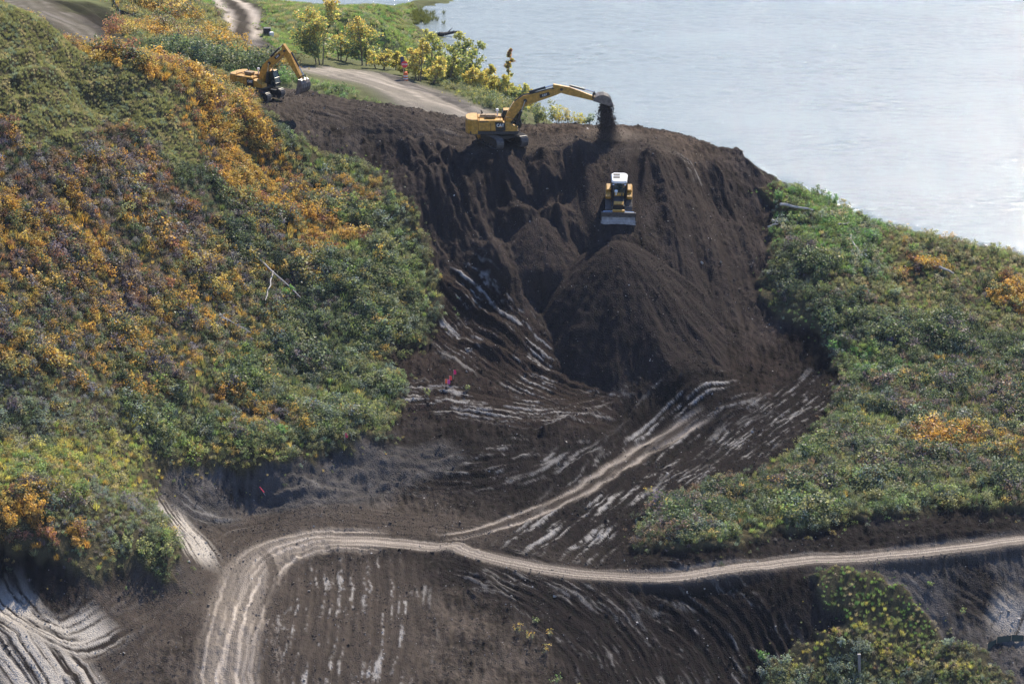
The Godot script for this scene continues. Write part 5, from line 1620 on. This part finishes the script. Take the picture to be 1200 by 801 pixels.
func shrub(called: String, x: float, d: float, tall: float, colour: String, label: String, group: String, leaf: Material, bark: Material) -> void:
	var o := Node3D.new()
	o.name = numbered(called)
	tag(o, label, "shrub", group)
	add_child(o)
	o.position = ground(x, d)
	var st := SurfaceTool.new()
	st.begin(Mesh.PRIMITIVE_TRIANGLES)
	st.set_smooth_group(-1)
	var centres := []
	for k in 9:
		var a := rng.randf() * TAU
		var q := sqrt(rng.randf()) * tall * 0.42
		var c := Vector3(cos(a) * q, tall * (0.42 + 0.5 * rng.randf()) * (1.0 - 0.4 * q / tall), sin(a) * q)
		centres.append([c, tall * (0.10 + 0.09 * rng.randf())])
		centres.append([c * Vector3(0.7, 0.55, 0.7), tall * 0.13])
		twig(st, Vector3(c.x * 0.15, -0.2, c.z * 0.15), c, 0.02, 0.007, Color.WHITE, 4)
	st.generate_normals()
	var stems := MeshInstance3D.new()
	stems.name = "stems"
	stems.mesh = st.commit()
	stems.mesh.surface_set_material(0, bark)
	o.add_child(stems)
	st = SurfaceTool.new()
	st.begin(Mesh.PRIMITIVE_TRIANGLES)
	var also: String = {"orange": "amber", "amber": "orange", "rust": "orange", "olive": "lime", "fresh": "green", "green": "olive", "sage": "green", "straw": "olive", "lime": "fresh", "lemon": "amber"}[colour]
	foliage(st, centres, int(110 + 90 * tall * tall) if called != "sprout" else 70, 0.155 if called != "sprout" else 0.11, [also, colour, colour, colour] if called != "sprout" else ["green", "olive", also, colour], tall)
	st.generate_normals()
	var crown := MeshInstance3D.new()
	crown.name = "crown"
	crown.mesh = st.commit()
	crown.mesh.surface_set_material(0, leaf)
	o.add_child(crown)


func build_trees() -> void:
	var leaf := leaf_material()
	var bark := plain(Color(0.20, 0.17, 0.14), 0.9)
	var labels := ["broad rounded poplar with golden top, largest tree beside the river meadow", "rounded green and gold poplar just right of the broadest tree", "low leafy tree filling the gap between the two rounded poplars", "narrow orange yellow poplar behind the stop sign",
		"tall yellow green poplar at the bend of the river bank", "bushy yellow green poplar right of the tall bank poplar", "small lemon yellow poplar low on the bank", "thin sparse poplar with an orange top standing against the water", "small yellow sapling left of the stop sign", "small yellow sapling right of the thin orange topped poplar", "slim green poplar wedged between the two bank poplars", "low yellow bushy sapling between the sign poplar and the tall bank poplar", "yellow bushy sapling below the right hand bank poplar", "yellow bushy sapling left of the thin orange topped poplar", "low yellow sapling just right of the stop sign", "low yellow sapling at the top edge of the far dirt road", "yellow sapling nearest the large excavator on the river bank", "low green sapling at the foot of the thin orange topped poplar"]
	for n in TREES.size():
		var e: Array = TREES[n]
		tree(e[0], e[1], e[2], e[3], e[4], labels[n], leaf, bark)
	var words := {"orange": "orange leaved shrub", "amber": "amber leaved shrub", "rust": "rust brown shrub", "olive": "olive green shrub", "green": "dark green shrub", "fresh": "bright green shrub", "sage": "grey green shrub", "straw": "pale straw coloured shrub", "lime": "light green shrub", "lemon": "yellow green shrub"}
	for e in SHRUBS:
		var zone := "on the left hillside" if e[0] < -5.0 else "on the right slope"
		if e[1] < 272.0 and e[0] < 0.0:
			zone = "on the bench above the left cut bank"
		elif e[1] < 272.0:
			zone = "on the mound in the lower right corner"
		elif e[0] > 0.0 and e[1] > 328.0:
			zone = "along the ridge above the river"
		var place := zone
		if zone == "on the left hillside":
			place = ("low" if e[1] < 300.0 else "midway up" if e[1] < 316.0 else "high") + " on the left hillside, " + ("near the picture edge" if e[0] < -34.0 else "left of the fallen trunk" if e[0] < -22.0 else "towards the dirt cut")
		elif zone == "on the right slope":
			place = ("below the ridge" if e[1] > 318.0 else "midway down") + " on the right slope, " + ("near the picture edge" if e[0] > 36.0 else "towards the dirt cut")
		elif zone == "along the ridge above the river":
			place = zone + (", nearest the dirt fill" if e[0] < 26.5 else ", in the middle" if e[0] < 33.0 else ", towards the picture edge")
		shrub("shrub", e[0], e[1], e[2] * 0.92, e[3], words[e[3]] + " " + place, words[e[3]] + "s " + zone, leaf, bark)
	for e in CRESTBUSH:
		shrub("bank_shrub", e[0], minf(e[1] + 5.0, 351.0), e[2] * 1.25, e[3], words[e[3]] + " rising behind the dirt rim under the long boom", "shrubs behind the dirt rim", leaf, bark)
	for e in SPROUTS:
		shrub("sprout", e[0], e[1], e[2], e[3], words[e[3]].replace("shrub", "sprout") + " on bare soil " + ("below the haul road" if e[1] < 266.0 and e[0] < 12.0 else "beside the survey flags" if e[0] < 0.0 else "below the right hand road" if e[1] < 276.0 else "at the tip of the right brush"), "sprouts on bare soil", leaf, bark)
	var r: Array = REDBUSH[0]
	shrub("red_shrub", r[0], r[1], 3.2, "rust", "red orange shrub by the grey road behind the hill crest", "", leaf, bark)


# ---------------------------------------------------------------- small things
func thing(called: String, at: Vector3, label: String, category: String, group := "") -> Node3D:
	var o := Node3D.new()
	o.name = numbered(called)
	tag(o, label, category, group)
	add_child(o)
	o.position = at
	return o


func log_mesh(o: Node3D, a: Vector3, b: Vector3, r: float, m: Material, branches: int) -> void:
	var st := solid()
	var n := 6
	var last := a
	for k in range(1, n + 1):
		var p := a.lerp(b, float(k) / n) + Vector3(rng.randfn(), absf(rng.randfn()), rng.randfn()) * 0.06 * (1.0 if k < n else 0.0)
		rod(st, last, p, r * (1.0 - 0.6 * (k - 1) / n), 7, r * (1.0 - 0.6 * k / n))
		last = p
	var body := part(o, "trunk", st, m)
	for k in branches:
		st = solid()
		var from := a.lerp(b, 0.35 + 0.6 * rng.randf())
		var to := from + ((b - a).normalized() * 0.6 + any_direction(0.4)) * (0.5 + 0.8 * rng.randf())
		rod(st, from, to, r * 0.45, 5, 0.01)
		part(body, "branch", st, m)


func build_small_things() -> void:
	var bleached := plain(Color(0.42, 0.39, 0.36), 0.85)
	var log_labels := ["long bleached log lying on the right slope below the ridge", "short bleached log at the left end of the right slope", "bleached log lying steeply down the right slope near green bushes", "thin grey log just below the ridge between green bushes", "white log in dry grass on the far right of the ridge", "small broken limb beside the short bleached log",
		"long pale dead trunk fallen down the left hillside", "thin dead trunk crossing the fallen pale trunk", "pale dead limb lying low on the left hillside", "short grey limb on the crest of the right slope"]
	for n in LOGS.size():
		var e: Array = LOGS[n]
		var a := ground(e[0], e[1]) + Vector3(0, 0.45 + 0.3 * e[5], 0)
		var b := ground(e[2], e[3]) + Vector3(0, 0.40 + 0.4 * e[5], 0)
		var o := thing("fallen_trunk" if e[5] > 0 else "log", a, log_labels[n], "log", "fallen dead wood")
		log_mesh(o, Vector3.ZERO, b - a, e[4] * 1.6, bleached, 3 if e[5] > 0 else 1)
	# survey flags
	var wire := plain(Color(0.5, 0.5, 0.5), 0.4, 0.8)
	var tones := {"pink": [Color(0.75, 0.03, 0.16), "bright pink survey flag on the scraped slope, highest of the cluster"], "orange": [Color(0.75, 0.16, 0.06), "orange survey flag at the left of the flag cluster"], "magenta": [Color(0.62, 0.07, 0.32), "magenta survey flag between the orange flag and the red flag"], "red": [Color(0.70, 0.08, 0.08), "coral red survey flag just below the highest pink one"], "pinkred": [Color(0.7, 0.05, 0.12), "red pink survey flag at the brush edge above the cut bank"], "ribbon": [Color(0.72, 0.05, 0.10), "leaning red marker stake on the grey cut bank"]}
	for e in FLAGS:
		var o := thing("survey_flag", ground(e[0], e[1]), tones[e[2]][1], "flag", "survey flags on the cut")
		var st := solid()
		var lean := Vector3(0.28, 0.75, 0.0) if e[2] == "ribbon" else Vector3(0.03, 0.85, 0.0)
		if e[2] == "ribbon":
			lean = Vector3(-0.55, 0.75, 0)
		rod(st, Vector3(0, -0.15, 0), lean, 0.018, 6)
		part(o, "stake", st, wire)
		var cloth := plain(tones[e[2]][0], 0.7)
		st = solid()
		if e[2] == "ribbon":
			rod(st, lean * 0.35, lean, 0.045, 6)
		else:
			prism(st, [Vector2(lean.x + 0.02, 0.45), Vector2(lean.x + 0.22, 0.42), Vector2(lean.x + 0.26, 0.62), Vector2(lean.x + 0.20, 0.82), Vector2(lean.x + 0.02, 0.85)], -0.008, 0.008)
		part(o, "flag", st, cloth)
	# sign on the far road
	var s: Array = SIGN[0]
	var o := thing("stop_sign", ground(s[0], s[1]), "red stop sign on a post beside the far dirt road", "sign")
	var st := solid()
	rod(st, Vector3(0, -0.3, 0), Vector3(0, 2.3, 0), 0.05, 8)
	part(o, "post", st, plain(Color(0.35, 0.25, 0.17), 0.8))
	st = solid()
	rod(st, Vector3(0.12, 1.75, 0.07), Vector3(0.12, 1.75, 0.10), 0.40, 8)
	var face := part(o, "sign_plate", st, plain(Color(0.62, 0.04, 0.06), 0.4))
	lettering(face, "lettering", "STOP", 0.28, Vector3(0.12, 1.75, 0.115), plain(Color(0.8, 0.8, 0.8), 0.5))
	st = solid()
	box(st, Vector3(-0.14, 2.2, 0.06), Vector3(0.36, 0.9, 0.03))
	part(o, "sign_board", st, plain(Color(0.05, 0.06, 0.13), 0.5))
	o = thing("traffic_drum", ground(s[0] + 0.25, s[1] - 0.8), "orange traffic drum at the foot of the stop sign", "barrel")
	st = solid()
	for k in 3:
		rod(st, Vector3(0, 0.3 * k + 0.02, 0), Vector3(0, 0.3 * k + 0.17, 0), 0.29 - 0.02 * k, 14)
	rod(st, Vector3(0, -0.1, 0), Vector3(0, 0.98, 0), 0.22, 14)
	part(o, "drum", st, plain(Color(0.72, 0.16, 0.05), 0.5))
	st = solid()
	for k in 2:
		rod(st, Vector3(0, 0.3 * k + 0.17, 0), Vector3(0, 0.3 * k + 0.32, 0), 0.275 - 0.02 * k, 14)
	part(o, "reflective_band", st, plain(Color(0.75, 0.75, 0.73), 0.4))
	# silt fences
	silt_fence(FENCE, 0.5, "dark green silt fence across the pale mud at lower right", plain(Color(0.035, 0.055, 0.05), 0.7), plain(Color(0.35, 0.27, 0.18), 0.8), 1.0)
	silt_fence(FENCE_FAR, 0.7, "black silt fence zigzagging through the brush beyond the hill crest", plain(Color(0.015, 0.015, 0.018), 0.5), plain(Color(0.55, 0.54, 0.52), 0.6), 2.2)
	# post, driftwood, box, boulders
	o = thing("wooden_post", ground(POST[0][0], POST[0][1]), "grey weathered post among the bushes at the bottom right", "post")
	st = solid()
	box(st, Vector3(0, 0.75, 0), Vector3(0.22, 1.9, 0.2), Basis(Vector3(0, 0, 1), 0.05), 0.03)
	part(o, "shaft", st, plain(Color(0.22, 0.20, 0.19), 0.9))
	st = solid()
	box(st, Vector3(-0.05, 1.72, 0), Vector3(0.26, 0.08, 0.24), Basis(Vector3(0, 0, 1), 0.05), 0.02)
	part(o, "cap", st, plain(Color(0.3, 0.28, 0.26), 0.9))
	var w := Vector3(DRIFT[0][0], -28.0, -DRIFT[0][1])
	o = thing("driftwood", w, "black snag of driftwood in the river above the bank poplars", "driftwood")
	log_mesh(o, Vector3(-1.6, 0.1, 0), Vector3(1.7, 0.7, 0.2), 0.35, plain(Color(0.03, 0.028, 0.027), 0.7), 4)
	o = thing("equipment_box", ground(CRATE[0][0], CRATE[0][1]), "small black box with a white lid on the river meadow", "box")
	st = solid()
	box(st, Vector3(0, 0.45, 0), Vector3(0.9, 1.1, 0.9), Basis.IDENTITY, 0.05)
	part(o, "body", st, plain(Color(0.03, 0.03, 0.035), 0.6))
	st = solid()
	box(st, Vector3(0.55, 0.3, 0.6), Vector3(0.5, 0.6, 0.5), Basis(Vector3.UP, 0.4), 0.05)
	part(o, "lid", st, plain(Color(0.7, 0.7, 0.7), 0.6))
	for e in BOULDERS:
		o = thing("boulder", ground(e[0], e[1]), "dark grey boulder in the pile beyond the hill at the top", "boulder", "boulders at the top of the picture")
		st = solid()
		var pts := []
		for k in 13:
			pts.append(any_direction() * Vector3(1.1, 0.75, 0.9) * (0.75 + 0.35 * rng.randf()))
		hull(st, pts, Vector3(0, 0.45, 0), Basis.IDENTITY)
		part(o, "stone", st, plain(Color(0.075, 0.078, 0.09), 0.8))
	# grass islet off the shore
	var blades := tuft_mesh(26)
	blades.surface_set_material(0, leaf_material())
	var where := []
	var tints := PackedColorArray()
	for e in ISLET:
		for k in 40:
			var c := Vector3(e[0] + rng.randfn() * 1.0, -28.0, -e[1] + rng.randfn() * 2.2)
			where.append(Transform3D(Basis(Vector3.UP, rng.randf() * TAU).scaled(Vector3.ONE * 0.75), c))
			tints.append(Color(0.13, 0.15, 0.06))
	scatter("reeds", "patch of green reeds in the shallows off the meadow", "reeds", blades, where, tints)
	build_clods()
	build_falling_soil()


func silt_fence(line: Array, tall: float, label: String, cloth: Material, wood: Material, spacing: float) -> void:
	var first := ground(line[0][0], line[0][1])
	var o := thing("silt_fence", first, label, "fence")
	for n in line.size() - 1:
		var a := ground(line[n][0], line[n][1])
		var b := ground(line[n + 1][0], line[n + 1][1])
		var steps := maxi(1, int(a.distance_to(b) / 1.5))
		var st := solid()
		for k in steps:
			var p := a.lerp(b, float(k) / steps)
			var q := a.lerp(b, float(k + 1) / steps)
			p.y = ground(p.x, -p.z).y - 0.1
			q.y = ground(q.x, -q.z).y - 0.1
			var sag := Vector3(0, -0.05 - 0.18 * rng.randf(), 0)
			var side := (q - p).cross(Vector3.UP).normalized() * 0.012
			for g in [-1.0, 1.0]:
				var mid := (p + q) * 0.5
				tri(st, p + side * g - first, q + side * g - first, q + side * g + Vector3(0, tall + 0.1, 0) + sag - first, mid - first - side * g)
				tri(st, p + side * g - first, q + side * g + Vector3(0, tall + 0.1, 0) + sag - first, p + side * g + Vector3(0, tall + 0.1, 0) - first, mid - first - side * g)
		part(o, "fabric_panel", st, cloth)
		var posts := maxi(1, int(a.distance_to(b) / spacing))
		for k in posts:
			st = solid()
			var p := a.lerp(b, float(k) / posts)
			p.y = ground(p.x, -p.z).y
			box(st, p - first + Vector3(0.02, tall * 0.45, 0.05), Vector3(0.06, tall * 1.25, 0.06))
			part(o, "stake", st, wood)


func build_clods() -> void:
	# loose lumps on the bare soil
	var st := solid()
	var pts := []
	for k in 9:
		pts.append(any_direction() * Vector3(1.0, 0.75, 0.9) * (0.7 + 0.4 * rng.randf()))
	hull(st, pts, Vector3.ZERO, Basis.IDENTITY)
	st.generate_normals()
	var mesh := st.commit()
	var m := StandardMaterial3D.new()
	m.vertex_color_use_as_albedo = true
	m.roughness = 0.95
	mesh.surface_set_material(0, m)
	var where := []
	var tints := PackedColorArray()
	var l := near_land
	var heap := FastNoiseLite.new()
	heap.seed = 60
	heap.frequency = 0.18
	heap.fractal_octaves = 3
	for n in 300000:
		var x := rng.randf_range(-50.0, 50.0)
		var d := rng.randf_range(247.0, 350.0)
		if absf(x) > d * 0.1432 + 3.0 or l.at(x, d, l.cover) > 0.35:
			continue
		var i := int((x - l.x0) / l.dx)
		var j := int((d - l.d0) / l.dd)
		var k := j * l.nx + i
		if l.region[k] == 1 and rng.randf() < 0.85:
			continue
		if heap.get_noise_2d(x, d) + 0.35 * rng.randfn() < 0.0:
			continue
		var s := 0.028 + 0.06 * pow(rng.randf(), 3.0) + (0.14 * rng.randf() if rng.randf() < 0.02 else 0.0)
		where.append(Transform3D(Basis(any_direction(), rng.randf() * TAU).scaled(Vector3(s, s, s) * (0.8 + 0.5 * rng.randf())), ground(x, d) + Vector3(0, s * 0.35, 0)))
		var g := 0.75 + 0.5 * rng.randf()
		if rng.randf() < 0.035:
			tints.append(Color(0.36, 0.34, 0.32) * g)
		else:
			tints.append(Color(l.r[k] * g, l.g[k] * g, l.b[k] * g))
	scatter("soil_clods", "loose clods and crumbs of soil scattered over the bare dirt", "clods", mesh, where, tints)
	print("clods ", where.size())


func build_falling_soil() -> void:
	var st := solid()
	var pts := []
	for k in 8:
		pts.append(any_direction() * (0.75 + 0.4 * rng.randf()))
	hull(st, pts, Vector3.ZERO, Basis.IDENTITY)
	st.generate_normals()
	var mesh := st.commit()
	var m := StandardMaterial3D.new()
	m.vertex_color_use_as_albedo = true
	m.roughness = 0.95
	mesh.surface_set_material(0, m)
	var e: Array = EXCAVATOR[0]
	var top := ground(e[0], e[1]) + Vector3(10.05, 4.0, -0.3)
	var foot := ground(top.x, -top.z).y
	var where := []
	var tints := PackedColorArray()
	for n in 14000:
		var t := rng.randf()
		var spread := lerpf(0.48, 0.95, t)
		var p := Vector3(top.x + 0.45 * t * t, lerpf(top.y, foot, t), top.z)
		p += Vector3(rng.randfn() * spread * 0.5, rng.randfn() * 0.1, rng.randfn() * spread * 0.55)
		if rng.randf() < 0.12:
			p += Vector3(rng.randfn(), 0, rng.randfn()) * 0.35 * t
		p.y = maxf(p.y, ground(p.x, -p.z).y)
		var s := 0.02 + 0.06 * pow(rng.randf(), 2.5)
		where.append(Transform3D(Basis(any_direction(), rng.randf() * TAU).scaled(Vector3(s, s * 1.3, s)), p))
		var g := 0.7 + 0.6 * rng.randf()
		tints.append(Color(0.05 * g, 0.038 * g, 0.034 * g))
	scatter("falling_soil", "stream of dark soil pouring from the raised excavator bucket", "soil", mesh, where, tints)
	# the dust it raises
	for q in [[Vector3(0.9, 0.55, 0.3), Vector3(3.4, 1.6, 3.0), 0.10], [Vector3(2.0, 0.4, 0.6), Vector3(3.6, 1.1, 2.6), 0.07], [Vector3(-1.2, 0.6, -0.4), Vector3(2.6, 1.3, 2.6), 0.05]]:
		var fog := FogVolume.new()
		fog.name = numbered("dust_puff")
		fog.shape = RenderingServer.FOG_VOLUME_SHAPE_ELLIPSOID
		fog.size = q[1]
		var fm := FogMaterial.new()
		fm.albedo = Color(0.80, 0.74, 0.68)
		fm.density = q[2]
		fog.material = fm
		fog.position = Vector3(top.x + q[0].x, foot + q[0].y, top.z + q[0].z)
		tag(fog, "brown dust rising where the falling soil lands", "dust", "", "stuff")
		add_child(fog)


func _ready() -> void:
	# camera, sky, sun
	var cam := Camera3D.new()
	cam.name = "camera"
	cam.position = Vector3(0, 83, 0)
	cam.rotation_degrees.x = -17.0
	cam.fov = rad_to_deg(2.0 * atan(400.5 / 4190.0))
	cam.near = 1.0
	cam.far = 6000.0
	cam.current = true
	add_child(cam)
	var env := Environment.new()
	env.background_mode = Environment.BG_SKY
	var sky_material := ProceduralSkyMaterial.new()
	sky_material.sky_top_color = Color(0.27, 0.40, 0.62)
	sky_material.sky_horizon_color = Color(0.80, 0.84, 0.87)
	sky_material.sky_curve = 0.18
	sky_material.ground_bottom_color = Color(0.22, 0.24, 0.24)
	sky_material.ground_horizon_color = Color(0.55, 0.60, 0.64)
	sky_material.sky_energy_multiplier = 1.05
	sky_material.sun_angle_max = 20.0
	env.sky = Sky.new()
	env.sky.sky_material = sky_material
	env.tonemap_mode = Environment.TONE_MAPPER_LINEAR
	env.tonemap_exposure = 2.0
	env.sdfgi_enabled = true
	env.ssao_enabled = true
	env.ssil_enabled = true
	env.fog_enabled = true
	env.fog_density = 0.00004
	env.volumetric_fog_enabled = true
	env.volumetric_fog_density = 0.0
	env.fog_light_color = Color(0.80, 0.86, 0.95)
	var world := WorldEnvironment.new()
	world.name = "world"
	world.environment = env
	add_child(world)
	var sun := DirectionalLight3D.new()
	sun.name = "sun"
	sun.light_energy = 1.6
	sun.light_color = Color(1.0, 0.95, 0.87)
	sun.light_angular_distance = 0.5
	sun.shadow_enabled = true
	add_child(sun)
	# the light travels towards the camera and to the left, from a sun ahead, to the right and 43 degrees up
	sun.look_at_from_position(Vector3.ZERO, Vector3(-0.38, -0.93, 0.93).normalized(), Vector3.UP)

	# the lie of the land
	rng.seed = 20
	build_land()
	print("land ", Time.get_ticks_msec())
	terrain_mesh(near_land, 0, "ground", soil_material(0.85))
	terrain_mesh(near_land, 1, "haul_road", soil_material(0.9))
	terrain_mesh(near_land, 2, "hillside", soil_material(0.95))
	terrain_mesh(far_land, 0, "river_flat", soil_material(0.95))
	terrain_mesh(far_land, 1, "gravel_road", soil_material(0.9))
	terrain_mesh(far_land, 2, "meadow", soil_material(0.95))
	print("meshes ", Time.get_ticks_msec())
	build_river()
	build_cover()
	print("cover ", Time.get_ticks_msec())
	build_trees()
	build_machines()
	build_small_things()
	print("done ", Time.get_ticks_msec())
